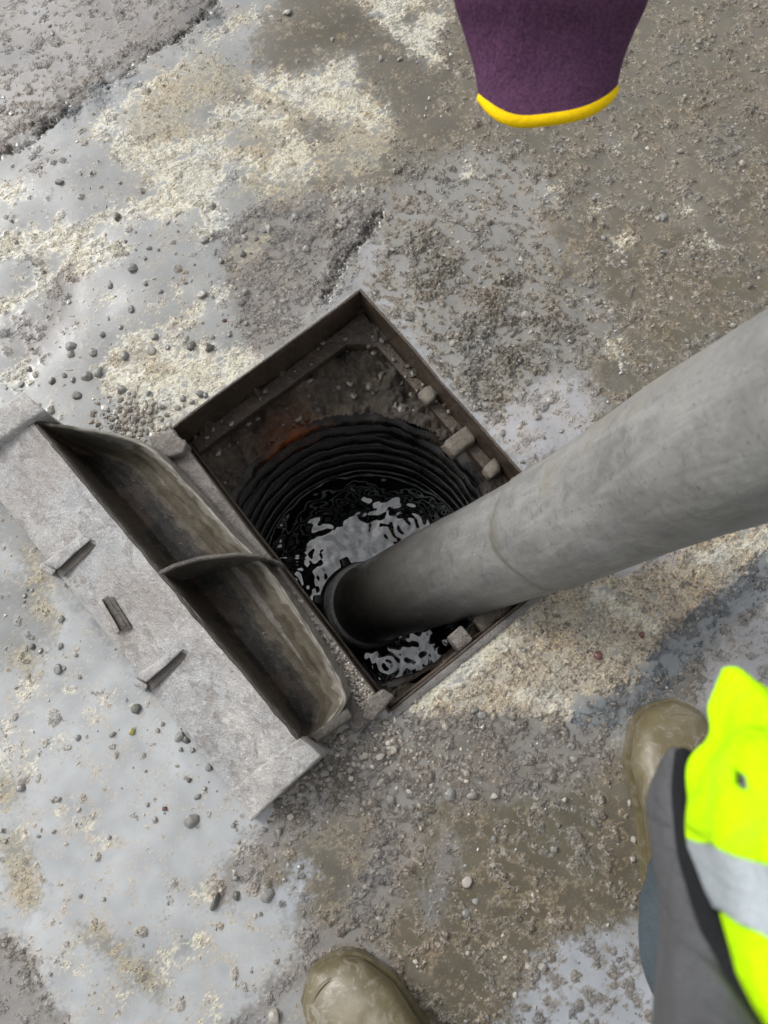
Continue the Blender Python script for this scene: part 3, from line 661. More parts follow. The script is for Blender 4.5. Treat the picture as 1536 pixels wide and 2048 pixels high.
# end bars
rough_prism('end_bar', [W(*p) for p in ((44, 783, .140), (88, 820, .140), (-64, 926, .045), (-105, 885, .045))], -.002, M_PLATE, cv, .004, .0018)
rough_prism('end_bar', [W(*p) for p in ((599, 1474, ZE+.008), (643, 1511, ZE+.004), (502, 1644, .026), (461, 1580, .026))], -.002, M_PLATE, cv, .0035, .0018)
# raised ribs on the plate
def rib(P): rough_prism('rib', [W(p, q, z) for p, q, z in P], 0, M_PLATE, cv, .0025, .001, bottom=[W(p, q, z-.030) for p, q, z in P])
def plate_z(p, q):
    w = W(p, q, .05); a, b = Vector((L0.x, L0.y, 0)), Vector((L1.x, L1.y, 0)); e = Vector((E0.x, E0.y, 0))
    dirn = (b-a).normalized(); nrm = Vector((-dirn.y, dirn.x, 0)); 
    if nrm.dot(e-a) < 0: nrm = -nrm
    t = (Vector((w.x, w.y, 0))-a).dot(nrm)/((e-a).dot(nrm)); return .016+(ZE-.016)*min(max(t, 0), 1)
def ribz(*pts, dz=.014): rib([(p, q, plate_z(p, q)+dz) for p, q in pts])
ribz((160, 1072), (184, 1078), (113, 1140), (86, 1126)); ribz((352, 1296), (369, 1298), (292, 1366), (274, 1350)); ribz((196, 1203), (204, 1199), (241, 1262), (233, 1268), dz=.010)
ribz((84, 1124), (112, 1140), (104, 1152), (78, 1136), dz=.010); ribz((270, 1354), (296, 1370), (290, 1384), (266, 1366), dz=.010)
# dark slabs on the plate beside the ribs, painting the shade of recesses
def sock(*pts, dz=.0035): rough_prism('slot_shade', [W(p, q, plate_z(p, q)+dz) for p, q in pts], 0, M_DARKEDGE, cv, .001, .0004, bottom=[W(p, q, plate_z(p, q)-.01) for p, q in pts])
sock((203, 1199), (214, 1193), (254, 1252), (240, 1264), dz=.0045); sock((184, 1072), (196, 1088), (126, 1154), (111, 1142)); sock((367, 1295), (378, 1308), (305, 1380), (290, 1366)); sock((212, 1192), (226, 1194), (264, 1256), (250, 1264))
# pockets
Epx = [(74, 846), (148, 938), (200, 1005), (260, 1085), (320, 1155), (376, 1220), (440, 1300), (495, 1368), (545, 1425), (592, 1478)]
Rpx = [(100, 852), (277, 888), (376, 977), (460, 1070), (540, 1150), (604, 1244), (650, 1318), (680, 1373), (682, 1412), (628, 1474)]
def cat(Pts, t):
    n = len(Pts)-1; x = min(max(t*n, 0), n-1e-6); i = int(x); f_ = x-i
    g_ = lambda k: np.array(Pts[min(max(k, 0), n)], float)
    p0, p1, p2, p3 = g_(i-1), g_(i), g_(i+1), g_(i+2)
    return .5*((2*p1)+(-p0+p2)*f_+(2*p0-5*p1+4*p2-p3)*f_**2+(-p0+3*p1-3*p2+p3)*f_**3)
prof_s = np.array([0, .02, .05, .14, .28, .45, .62, .78, .90, 1.0]); prof_z = np.array([0, .35, .72, .90, .97, 1., .96, .82, .55, 0])
na, nb = 170, 60; P = np.zeros((nb, na, 3)); PC = np.zeros((nb, na, 3))
ZRIM = .050
for a_ in range(na):
    t = a_/(na-1); e = cat(Epx, t); r = cat(Rpx, t); e = lerp(E0, E1, t)-Vector((0, 0, .002)); r = W(r[0], r[1], ZRIM+.05*max(0, 1-t/.11)**1.)
    endd = min(t/.05, (1-t)/.06, 1.)
    for b_ in range(nb):
        s = b_/(nb-1); p = lerp(e, r, s); dz = np.interp(s, prof_s, prof_z)
        zl = lerp(e.z, r.z, s); fl = .006; z = zl-(zl-fl)*dz*math.sin(min(endd, 1)*math.pi/2)
        p = Vector((p.x, p.y, z)) + mn.noise_vector(p*60)*.0015
        P[b_, a_] = p
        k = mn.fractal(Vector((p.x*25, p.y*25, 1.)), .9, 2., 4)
        ss = s+k*.10  # deposit colours, with the shade beside the plate edge painted in
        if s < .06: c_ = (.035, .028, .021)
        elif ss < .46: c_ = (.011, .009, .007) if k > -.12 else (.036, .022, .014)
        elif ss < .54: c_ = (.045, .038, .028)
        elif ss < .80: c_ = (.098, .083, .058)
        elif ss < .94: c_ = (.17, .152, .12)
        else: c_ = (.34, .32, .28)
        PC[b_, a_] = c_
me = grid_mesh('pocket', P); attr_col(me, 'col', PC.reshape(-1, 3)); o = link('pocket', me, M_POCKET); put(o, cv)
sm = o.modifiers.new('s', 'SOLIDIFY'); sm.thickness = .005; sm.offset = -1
# outer skirt from the pocket rim down to the hinge bar
na = 90; P = np.zeros((6, na, 3))
for a_ in range(na):
    t = a_/(na-1); r = cat(Rpx, t); z0 = ZRIM+.05*max(0, 1-t/.11); r0 = W(r[0], r[1], z0)
    nrm = V*-1
    for b_ in range(6):
        s = b_/5; P[b_, a_] = Vector((r0.x, r0.y, 0)) + nrm*(.009*min(1, s*3)+.003*s) + Vector((0, 0, z0+.001-.0*s if b_ == 0 else (z0+.002)*(1-s)-.002*s)) + mn.noise_vector(r0*70)*.0012
o = link('skirt', grid_mesh('skirt', P), M_HINGE); put(o, cv)
# web between the two pockets, its fin reaching past the rim
top = [(314, 1143, ZE), (346, 1127, .108), (396, 1113, .098), (470, 1104, .088), (520, 1107, .080), (562, 1124, .066)]
bm = bmesh.new(); tv = [W(*p) for p in top]; wdir = U*.007
rows = []
for i, p in enumerate(tv):
    b = Vector((p.x, p.y, .004 if i < 5 else .03)); rows.append((p, b, b+wdir, p+wdir))
vs = [[bm.verts.new(q) for q in r] for r in rows]
for a, b in zip(vs[:-1], vs[1:]):
    for i in range(4): bm.faces.new((a[i], a[(i+1) % 4], b[(i+1) % 4], b[i]))
bm.faces.new(vs[0]); bm.faces.new(vs[-1][::-1]); bmesh.ops.recalc_face_normals(bm, faces=bm.faces)
bmesh.ops.bevel(bm, geom=list(bm.edges), offset=.0015, segments=2, affect='EDGES')
for v in bm.verts: v.co += mn.noise_vector(v.co*70)*.0012
me = bpy.data.meshes.new('web'); bm.to_mesh(me); bm.free(); o = link('web', me, M_DARKEDGE); put(o, cv)
# bracket at the foot of the pockets
rough_prism('bracket', [W(*p) for p in ((618, 1470, .060), (632, 1486, .056), (705, 1436, .045), (694, 1416, .045))], -.002, M_DARKEDGE, cv, .003, .0015)

# ------------------------------------------------------------------ suction hose
HD = .160
ctrl = [WD(733, 1211, 156, HD), WD(815, 1176, 178, HD), WD(1090, 1062, 243, HD), WD(1300, 955, 300, HD), WD(1500, 858, 370, HD)]
d_ = (ctrl[-1]-ctrl[-2]).normalized(); ctrl += [ctrl[-1]+d_*.35+Vector((.04, 0, 0)), ctrl[-1]+d_*.8+Vector((.16, 0, .02)), ctrl[-1]+d_*1.2+Vector((.42, 0, .0))]
print('HOSE', [tuple(round(x, 3) for x in c) for c in ctrl])
def cr3(Pts, t):
    v = cat([tuple(p) for p in Pts], t); return Vector(v)
NS, NR = 420, 72
hs_ = empty('suction_hose', ctrl[0]); tag(hs_, 'thick scuffed grey suction hose reaching down into the water of the open manhole', 'hose')
cp = [cr3(ctrl, i/(NS-1)) for i in range(NS)]; ln = [0]
for a, b in zip(cp[:-1], cp[1:]): ln.append(ln[-1]+(b-a).length)
seam_l = min(range(NS), key=lambda i: (cp[i]-ctrl[2]).length); seam_at = ln[seam_l]
P = np.zeros((NS, NR+1, 3)); AL = np.zeros((NS, NR+1)); AN = AL.copy(); SE = AL.copy(); WS = AL.copy()
for i in range(NS):
    tg = (cp[min(i+1, NS-1)]-cp[max(i-1, 0)]).normalized(); sx_ = tg.cross(Vector((0, 1, 0))).normalized(); sy_ = tg.cross(sx_).normalized()
    for j in range(NR+1):
        a = 2*math.pi*j/NR; dirv = sx_*math.cos(a)+sy_*math.sin(a)
        sl = ln[i]-seam_at+.006*math.sin(a*2+1)+.004*math.sin(a*5)
        nzv = mn.noise(cp[i]*6+dirv*.6)*.0018+mn.noise(cp[i]*25+dirv*2)*.0007
        se = math.exp(-(sl/.005)**2)*1.6+math.exp(-((sl-.016)/.0035)**2)*1.1
        r = HD/2+nzv-.0022*math.exp(-(sl/.004)**2)+.0015*math.exp(-((sl-.010)/.007)**2)+.0010*(1 if sl > .01 else 0)
        e0 = ln[i]
        r += .0035*math.exp(-((e0-.012)/.004)**2)+.003*math.exp(-((e0-.026)/.003)**2)
        P[i, j] = cp[i]+dirv*r; AL[i, j] = ln[i]; AN[i, j] = (j if j <= NR/2 else NR-j)/NR*HD*6; SE[i, j] = min(1, se*max(0, .45+mn.noise(cp[i]*20+dirv)))
        z = P[i, j][2]+.03*mn.noise(cp[i]*9+dirv*1.2); WS[i, j] = .80/(1+math.exp((z-.065)/.055))+.20/(1+math.exp((z+.17)/.04))
me = grid_mesh('hose_wall', P); 
for k, v in (('along', AL), ('ang', AN), ('seam', SE), ('wet_shade', WS)): attr_f(me, k, v)
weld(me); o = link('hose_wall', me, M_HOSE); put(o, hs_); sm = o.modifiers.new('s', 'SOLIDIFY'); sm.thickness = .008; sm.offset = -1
# black coupling with lugs at the submerged end
tg = (cp[2]-cp[0]).normalized(); q = tg.to_track_quat('Z', 'Y').to_matrix()
def lathe(name, prof, mat, parent, org, rot, seg=64):
    P = np.array([[tuple(org+rot @ Vector((r*math.cos(2*math.pi*j/seg), r*math.sin(2*math.pi*j/seg), z))) for j in range(seg+1)] for r, z in prof])
    return put(link(name, grid_mesh(name, P), mat), parent)
R0 = HD/2
lathe('coupling', [(R0-.01, -.03), (R0+.012, -.03), (R0+.014, -.024), (R0+.014, -.012), (R0+.012, -.006), (R0+.001, -.005), (R0-.01, -.005)], M_RUBBER, hs_, cp[0], q)
lathe('end_ring', [(R0+.001, .004), (R0+.009, .006), (R0+.009, .012), (R0+.005, .014), (R0+.005, .020), (R0+.008, .022), (R0+.008, .027), (R0+.0005, .030)], M_RING, hs_, cp[0], q)
for k in range(6):
    a = k*math.pi/3+.35; dv = q @ Vector((math.cos(a), math.sin(a), 0)); tv_ = q @ Vector((-math.sin(a), math.cos(a), 0)); c0 = cp[0]+dv*(R0+.019)-tg*.016
    pts = [c0+dv*.010+tv_*.008, c0+dv*.010-tv_*.008, c0-dv*.012-tv_*.011, c0-dv*.012+tv_*.011]
    rough_prism('lug', [p+tg*.007 for p in pts], 0, M_RUBBER, hs_, .002, .0003, bottom=[p-tg*.007 for p in pts])

# ------------------------------------------------------------------ loose stones
protos = []
for k in range(9):
    bm = bmesh.new(); bmesh.ops.create_icosphere(bm, subdivisions=3, radius=1)
    sd_ = Vector((k*7.3, k*3.1, k)); sc_ = (random.uniform(.8, 1.15), random.uniform(.65, 1.), random.uniform(.5, .8))
    planes = [(Vector((random.gauss(0, 1), random.gauss(0, 1), random.gauss(0, .8))).normalized(), random.uniform(.55, .88)) for _ in range(9)]
    for v in bm.verts:
        for pn, pd in planes:
            d_ = v.co.dot(pn)
            if d_ > pd: v.co -= pn*(d_-pd)*.92
        n_ = v.co.copy(); r = 1+.22*mn.noise(n_*1.3+sd_)+.10*mn.noise(n_*3.5+sd_)
        v.co = Vector((n_.x*r*sc_[0], n_.y*r*sc_[1], n_.z*r*sc_[2]))
    me = bpy.data.meshes.new('pebble'); bm.to_mesh(me); bm.free()
    for p in me.polygons: p.use_smooth = True
    protos.append(me)
protoM = {}
def height_at(X, Y):
    j = int((X-x0)/STEP); i = int((Y-y0)/STEP)
    return float(max(ground[i, j], film[i, j])) if 0 <= i < ny and 0 <= j < nx else 0.
def pebble(px, py, size_px, mat, label, group=None, stretch=None, z=None, name='pebble'):
    w = W(px, py, 0.006); k = random.randrange(len(protos)); key = (k, mat.name)
    if key not in protoM:
        me = protos[k].copy(); me.materials.append(mat); protoM[key] = me
    o = bpy.data.objects.new(name, protoM[key]); col.objects.link(o); s = size_px/1330/2*1.2
    hz = height_at(w.x, w.y) if z is None else z
    o.location = (w.x, w.y, hz+s*.12); o.scale = (s*(stretch[0] if stretch else 1), s*(stretch[1] if stretch else 1), s*.9)
    o.rotation_euler = (random.uniform(-.3, .3), random.uniform(-.3, .3), stretch[2] if stretch else random.uniform(0, 6.3))
    tag(o, label, 'stone', group); return o
pebble(233, 432, 20, M_ST_DARK, 'near black angular stone alone on the cream patch of concrete')
pebble(449, 640, 11, M_ST_RED, 'small red pebble in the grey film left of the hole')
pebble(265, 1463, 13, M_ST_YEL, 'small yellowish green pebble in the grey film beside the cover')
pebble(330, 1617, 11, M_ST_RED, 'small reddish pebble in the smooth film below the cover')
pebble(383, 1641, 26, M_ST_GREY, 'large rounded grey pebble lying alone in the smooth grey film')
pebble(430, 1807, 30, M_ST_DARK, 'long thin blackish slate sliver lying in the pale slurry', stretch=(.42, 1.35, -.25), name='slate_sliver')
pebble(534, 1791, 24, M_ST_GREY, 'rounded pebble with pale top beside the slurry shore below the cover')
pebble(549, 2034, 26, M_ST_PALE, 'pale angular stone left of the boot toe')
pebble(40, 1575, 17, M_ST_GREY, 'round grey pebble in the film near the edge, far from any other')
pebble(576, 27, 22, M_ST_PALE, 'pale stone standing in the brown puddle above the cream patches')
pebble(537, 455, 24, M_ST_GREY, 'longest grey stone in the gritty mud above the hole', stretch=(.7, 1.25, .3))
pebble(250, 500-18, 9, M_ST_DARK, 'small black round pebble on the cream concrete band')
pebble(404, 588, 22, M_ST_PALE, 'pale angular stone with dark shadow in the grey film left of the hole')
pebble(265, 534, 22, M_ST_GREY, 'grey angular stone with a smaller one touching it in the film')
pebble(140, 690, 21, M_ST_GREY, 'two-lobed dark grey pebble above the cover, upper one of the pair')
pebble(139, 706, 18, M_ST_GREY, 'grey pebble tucked under a darker one above the cover')
pebble(184, 702, 19, M_ST_GREY, 'olive grey egg shaped pebble above the cover')
pebble(299, 698, 24, M_ST_PALE, 'lumpy pale pebble on the cream patch left of the hole')
pebble(1480-160, 432, 14, M_ST_PALE, 'pale faceted stone in the brown mud right of the hole')
pebble(1330, 430+0, 22, M_ST_GREY, 'square faceted grey stone in the brown mud above the hose')
pebble(1053, 630, 20, M_ST_PALE, 'pale rounded stone ringed by light film right of the hole corner')
pebble(1197, 1310, 16, M_ST_RED, 'dark brown round pebble on the speckled concrete below the hose')
pebble(1286, 1270, 14, M_ST_RED, 'small red brown pebble near the blue grey crack')
film_left = [(62, 247-0, 14), (120, 365, 20), (424, 412, 17), (593, 425, 17), (489, 474, 15), (510, 475, 15), (410, 481, 20), (424, 471, 14), (299, 496, 13), (290, 516, 10), (442, 523, 14), (218, 568, 15), (290, 566, 12), (320, 582, 12), (261, 617, 17), (239, 652, 11), (203, 666, 14), (307, 672, 18), (249, 710, 20), (380, 689, 20), (417, 692, 24), (333, 692, 12), (56, 737, 14), (40, 767, 14), (127, 749, 13), (153, 790, 20), (171, 753, 22), (195, 742, 24), (144, 758, 13), (243, 778, 17), (257, 787, 9), (269, 790, 12), (297, 785, 15), (365, 795, 17), (398, 787, 20), (410, 788, 14), (383, 803, 12), (102, 762, 16), (492, 583, 19), (459, 662, 9), (470, 650, 9), (491, 646, 12), (486, 460, 14), (528, 457, 15), (613, 497, 17), (713, 472, 12), (672, 397, 14), (485, 508, 17), (458, 669, 12), (30, 482, 11), (370, 565, 10), (335, 447, 10), (240, 365, 10)]
cov_side = [(360, 1473, 20), (372, 1480, 15), (418, 1536, 13), (379, 1560, 11), (394, 1594, 13), (409, 1577, 10), (385, 1500, 11), (362, 1500, 10), (271, 1419, 19), (224, 1470, 13), (156, 1476, 11), (325, 1449, 9), (315, 1461, 9), (114, 1338, 20), (120, 1238, 14), (62, 1292, 12), (77, 1301, 12), (119, 1292, 14), (45, 1191, 10), (126, 1337, 9), (158, 1354, 9), (115, 1600, 12), (295, 1610, 8), (309, 1641, 11), (466, 1651, 11), (472, 1791, 16), (527, 1660, 12), (545, 1690, 10), (557, 1663, 14), (218, 1676, 9), (160, 1793, 9), (207, 1800, 9), (76, 1673, 8), (10, 1684, 9), (470, 1756, 12), (520, 1829, 9), (60, 1180, 8), (150, 1310, 8)]
others = [(700, 1540, 16), (760, 1515, 17), (788, 1500, 15), (722, 1570, 16), (690, 1490, 14), (655, 1560, 13), (625, 1590, 18), (650, 1545, 20), (780, 1600, 20), (900, 1590, 22), (945, 1590, 20), (840, 1630, 15), (965, 1430, 16), (950, 1420, 16), (935, 1765, 20), (935, 1830, 16), (1085, 1935, 18), (1060, 1935, 16), (1150, 1520, 14), (990, 1680, 14), (760, 1840, 14), (1270, 1680, 14), (1268, 1720, 14), (1268, 1815, 14), (1110, 1700, 13), (1130, 1600, 12), (1365, 295, 16), (1485, 323, 16), (1395, 388, 12), (1190, 395, 14), (1250, 520, 14), (1210, 470, 13), (1330, 500, 13), (1225, 620, 14), (1465, 650, 12), (1140, 600, 14), (1485, 690, 12), (905, 925-240, 14), (960, 560, 12), (1100, 800, 14), (1075, 830, 18), (1040, 850, 12), (680, 455, 14), (590, 430, 16), (800, 115, 14), (762, 116, 14), (665, 80, 12), (985, 490, 13), (850, 560, 12), (1180, 900, 13)]
ZONES = [(70, 320, 'near the slab joint'), (140, 420, 'on the film below the slab joint'), (350, 470, 'at the cream band above the grey film'), (470, 440, 'at the gritty mud edge above the hole'), (480, 540, 'among the stones beside the gritty mud'), (280, 570, 'in the middle of the grey film'), (460, 660, 'near the red pebble left of the hole'), (230, 680, 'in the film before the cream patch'), (340, 700, 'along the top of the cream patch'), (120, 760, 'in the film above the cover'), (220, 760, 'where film meets the cream patch'), (380, 795, 'on the cream patch beside the frame'), (80, 1240, 'in the film beside the upper rib of the cover'), (130, 1340, 'in the film beside the middle of the cover'), (250, 1450, 'in the film beside the lower rib of the cover'), (370, 1490, 'against the lower edge of the cover'), (400, 1570, 'near the end bar of the cover'), (120, 1640, 'in the open film far from the cover'), (300, 1630, 'beside the large lone pebble'), (530, 1670, 'at the film shore under the end bar'), (500, 1800, 'near the slate sliver'), (180, 1800, 'in the pale film of the lower left'), (700, 1540, 'in the gravel under the lower hinge knuckle'), (870, 1610, 'in the mud between gravel and puddle'), (950, 1430, 'on the mud just below the speckled concrete'), (940, 1800, 'in the brown puddle between the boots'), (1070, 1930, 'beside the pale puddle at the bottom'), (1150, 1600, 'in the mud left of the boot with the jacket'), (1265, 1740, 'in the puddle touching the right boot'), (1420, 340, 'in the brown mud near the right border'), (1220, 460, 'in the brown mud between glove and hose'), (1160, 610, 'in the clumpy mud above the hose'), (1470, 670, 'in the mud just above the hose'), (930, 590, 'in the clumpy mud off the hole corner'), (1070, 830, 'on the pale film beside the hose'), (640, 440, 'on the ridge above the hole'), (760, 100, 'in the brown puddle beside the cream corner')]
allp = []
for (a, b, s) in film_left+cov_side+others:
    dark = random.random() < .2 and a < 600; pale = a > 600 and random.random() < .6
    mt, cn_ = (M_ST_DARK, 'dark') if dark else (M_ST_PALE, 'pale') if pale else (M_ST_GREY, 'grey')
    z_ = min(ZONES, key=lambda z: (z[0]-a)**2+(z[1]-b)**2)[2]; allp.append([a, b, s, mt, cn_, z_, None])
from collections import defaultdict
G_ = defaultdict(list)
for p in allp: G_[(p[4], p[5])].append(p)
for (cn_, z_), g_ in G_.items():
    if len(g_) == 1: g_[0][6] = 'only %s pebble %s' % (cn_, z_); continue
    left = list(g_)
    for word, key in (('largest', lambda p: -p[2]), ('leftmost', lambda p: p[0]), ('rightmost', lambda p: -p[0]), ('uppermost', lambda p: p[1]), ('lowest', lambda p: -p[1])):
        if not left: break
        q_ = min(g_, key=key)
        if q_ in left: q_[6] = '%s %s pebble %s' % (word, cn_, z_); left.remove(q_)
    left.sort(key=lambda p: p[0])
    for w_, q_ in zip(('second', 'third', 'fourth', 'fifth', 'sixth'), left): q_[6] = '%s %s pebble from the left %s' % (w_, cn_, z_)
for a, b, s, mt, cn_, z_, lb in allp: pebble(a, b, s, mt, lb, 'loose pebbles scattered on the pavement')
# fine grit: nobody could count it
ico = bmesh.new(); bmesh.ops.create_icosphere(ico, subdivisions=1, radius=1)
iv = np.array([v.co[:] for v in ico.verts]); ico.faces.ensure_lookup_table(); fi = np.array([[v.index for v in f.verts] for f in ico.faces]); ico.free()
def grit(name, X, Y, Z, R, C, mat, **kw):
    n = len(X); ang = rng.random(n)*6.28; s = np.stack([R*rng.uniform(.7, 1.2, n), R*rng.uniform(.7, 1.2, n), R*rng.uniform(.5, .8, n)], -1)
    v = iv[None]*(1+.75*(rng.random((n, len(iv), 1))-.5))*s[:, None]; ca, sa = np.cos(ang)[:, None], np.sin(ang)[:, None]
    v = np.stack([v[..., 0]*ca-v[..., 1]*sa, v[..., 0]*sa+v[..., 1]*ca, v[..., 2]], -1)+np.stack([X, Y, Z], -1)[:, None]
    ff = (fi[None]+np.arange(n)[:, None, None]*len(iv)).reshape(-1, 3); me = fast_mesh(name, v.reshape(-1, 3), ff, False)
    attr_col(me, 'col', np.repeat(C, len(iv), 0)); return tag(link(name, me, mat), kind='stuff', **kw)
pal = np.array([(.20, .19, .17), (.26, .24, .21), (.12, .115, .10), (.36, .33, .28), (.18, .155, .12), (.24, .24, .24)])
n = 20000; I = rng.integers(2, ny-2, n); J = rng.integers(2, nx-2, n)
w = np.clip(grav[I, J]*.8+.06, 0, 1); k = (rng.random(n) < w) & (dhole[I, J] > .006); I, J = I[k], J[k]
R = .0009+.0012*rng.gamma(1.5, .6, len(I)); R = R.clip(.0008, .0042)
grit('loose_grit', gx[J], gy[I], np.maximum(ground, film)[I, J]+R*.05, R, pal[rng.integers(0, len(pal), len(I))]*rng.uniform(.8, 1.2, (len(I), 1)), M_GRIT)
# dense gravel below the frame corner, by the hinge and on the hinge bar
X, Y, Z, R = [], [], [], []
for _ in range(520):
    a, b = random.gauss(740, 110), random.gauss(1510, 60)
    if a < 640 and b < 1500: continue
    w_ = W(a, b); uu, vv_ = uv_of(w_.x, w_.y)
    if -.01 < uu < HL+.01 and -.01 < vv_ < HW+.07: continue
    X.append(w_.x); Y.append(w_.y); r_ = random.choice([.0010, .0014, .0018, .0025, .0035, .0045]); R.append(r_); Z.append(height_at(w_.x, w_.y)+r_*.0)
for _ in range(330):
    w_ = W(random.gauss(262, 34), min(884, random.gauss(843, 26))); X.append(w_.x); Y.append(w_.y); r_ = random.choice([.0015, .002, .003, .0055]); R.append(r_); Z.append(height_at(w_.x, w_.y)+r_*.1)
for _ in range(700):
    uu = HL-abs(random.gauss(0, .10))-.01; vv_ = random.uniform(HW+.004, HW+.030); w_ = F(uu, vv_); X.append(w_.x); Y.append(w_.y); r_ = random.uniform(.001, .003); R.append(r_); Z.append(.0145+r_*.3)
X, Y, Z, R = map(np.array, (X, Y, Z, R)); pal2 = np.array([(.30, .27, .23), (.24, .22, .19), (.17, .15, .125), (.42, .38, .32), (.25, .21, .17)])
grit('corner_gravel', X, Y, Z, R, pal2[rng.integers(0, 5, len(X))]*rng.uniform(.75, 1.2, (len(X), 1)), M_GRIT)
# rubble stones lying on the shaft surround and ledges
X, Y, Z, R = [], [], [], []
for _ in range(900):
    i_, j_ = random.randrange(len(gv)), random.randrange(len(gu))
    if rr[i_, j_] < RING_R+.006 or not (0 < gu[j_] < HL) or not (0 < gv[i_] < HW): continue
    r_ = random.choice([.002, .003, .004, .006, .009]); X.append(XX[i_, j_]); Y.append(YY[i_, j_]); Z.append(ZZ[i_, j_]+r_*.3); R.append(r_)
for _ in range(30):
    uu, vv_ = (random.uniform(0, HL), random.uniform(.002, .018)) if random.random() < .5 else (random.uniform(.002, .026), random.uniform(0, HW))
    w_ = F(uu, vv_); r_ = random.uniform(.0015, .006); X.append(w_.x); Y.append(w_.y); Z.append(-.069+r_*.3); R.append(r_)
X, Y, Z, R = map(np.array, (X, Y, Z, R)); grit('shaft_rubble', X, Y, Z, R, pal2[rng.integers(0, 5, len(X))]*.45*rng.uniform(.6, 1.2, (len(X), 1)), M_GRIT)

# ------------------------------------------------------------------ person taking the picture
per = empty('person', W(1105, 2025, 0)); tag(per, 'person in yellow vest, grey jacket and muddy olive rubber boots standing beside the open manhole', 'person')
def foot_mesh(toe, heel, hgt, side):
    ax = (toe-heel); Lf = ax.length; ax.normalize(); sd_ = Vector((-ax.y, ax.x, 0))
    ns, nr = 40, 28; P = np.zeros((ns, nr+1, 3))
    for i in range(ns):
        s = i/(ns-1); w_ = np.interp(s, [0, .03, .10, .3, .5, .72, .88, .96, 1], [.0, .030, .041, .040, .043, .0585, .053, .036, .0])
        hh = np.interp(s, [0, .08, .25, .45, .62, .8, .93, 1], [.07, .10, .12, .10, .080, .066, .050, .030])
        c_ = heel+ax*(Lf*s)+sd_*side*.008*math.sin(s*math.pi)
        for j in range(nr+1):
            a = 2*math.pi*j/nr; ca, sa = math.cos(a), math.sin(a)
            x = w_*abs(ca)**.75*(1 if ca > 0 else -1); z = hh/2+hh/2*(abs(sa)**.8)*(1 if sa > 0 else -1)
            P[i, j] = c_+sd_*x+Vector((0, 0, z+.004))
    return P
def tube_P(pts, radii, nr=28, flat=1.):
    ns = 40; P = np.zeros((ns, nr+1, 3)); R_ = [(r, 0, 0) for r in radii]
    for i in range(ns):
        t = i/(ns-1); c_ = Vector(cat([tuple(p) for p in pts], t)); r = cat(R_, t)[0]
        t2 = Vector(cat([tuple(p) for p in pts], min(1, t+.02)))-Vector(cat([tuple(p) for p in pts], max(0, t-.02))); t2.normalize()
        sx_ = t2.cross(Vector((0, 1, 0))).normalized(); sy_ = t2.cross(sx_).normalized()
        for j in range(nr+1):
            a = 2*math.pi*j/nr; dv = sx_*math.cos(a)+sy_*math.sin(a)*flat
            fold = 1+.05*mn.noise(c_*22+dv*1.5)+.03*math.sin(c_.z*60+2*mn.noise(dv*2))
            P[i, j] = c_+dv*r*fold
    return P
def joined(name, Ps, mat, parent, voxel=.006, smooth=8):
    vs, fs, o_ = [], [], 0
    for P in Ps:
        a, b = P.shape[:2]; vs.append(P.reshape(-1, 3)); fs += (grid_faces(b, a)+o_).tolist()
        for row in (0, a-1): 
            fs.append([o_+row*b+j for j in (range(b-1) if row else range(b-2, -1, -1))])
        o_ += a*b
    me = bpy.data.meshes.new(name); me.from_pydata(np.concatenate(vs).tolist(), [], fs); me.update()
    o = link(name, me, mat); put(o, parent)
    if voxel:
        r = o.modifiers.new('r', 'REMESH'); r.mode = 'VOXEL'; r.voxel_size = voxel; r.use_smooth_shade = True
        s_ = o.modifiers.new('s', 'SMOOTH'); s_.iterations = smooth; s_.factor = .5
    return o
toeR, heelR = W(1343, 1400, .02), W(1352, 1800, .0); toeR.z = heelR.z = 0
toeL, heelL = W(628, 1938, .02), W(930, 2240, .0); toeL.z = heelL.z = 0
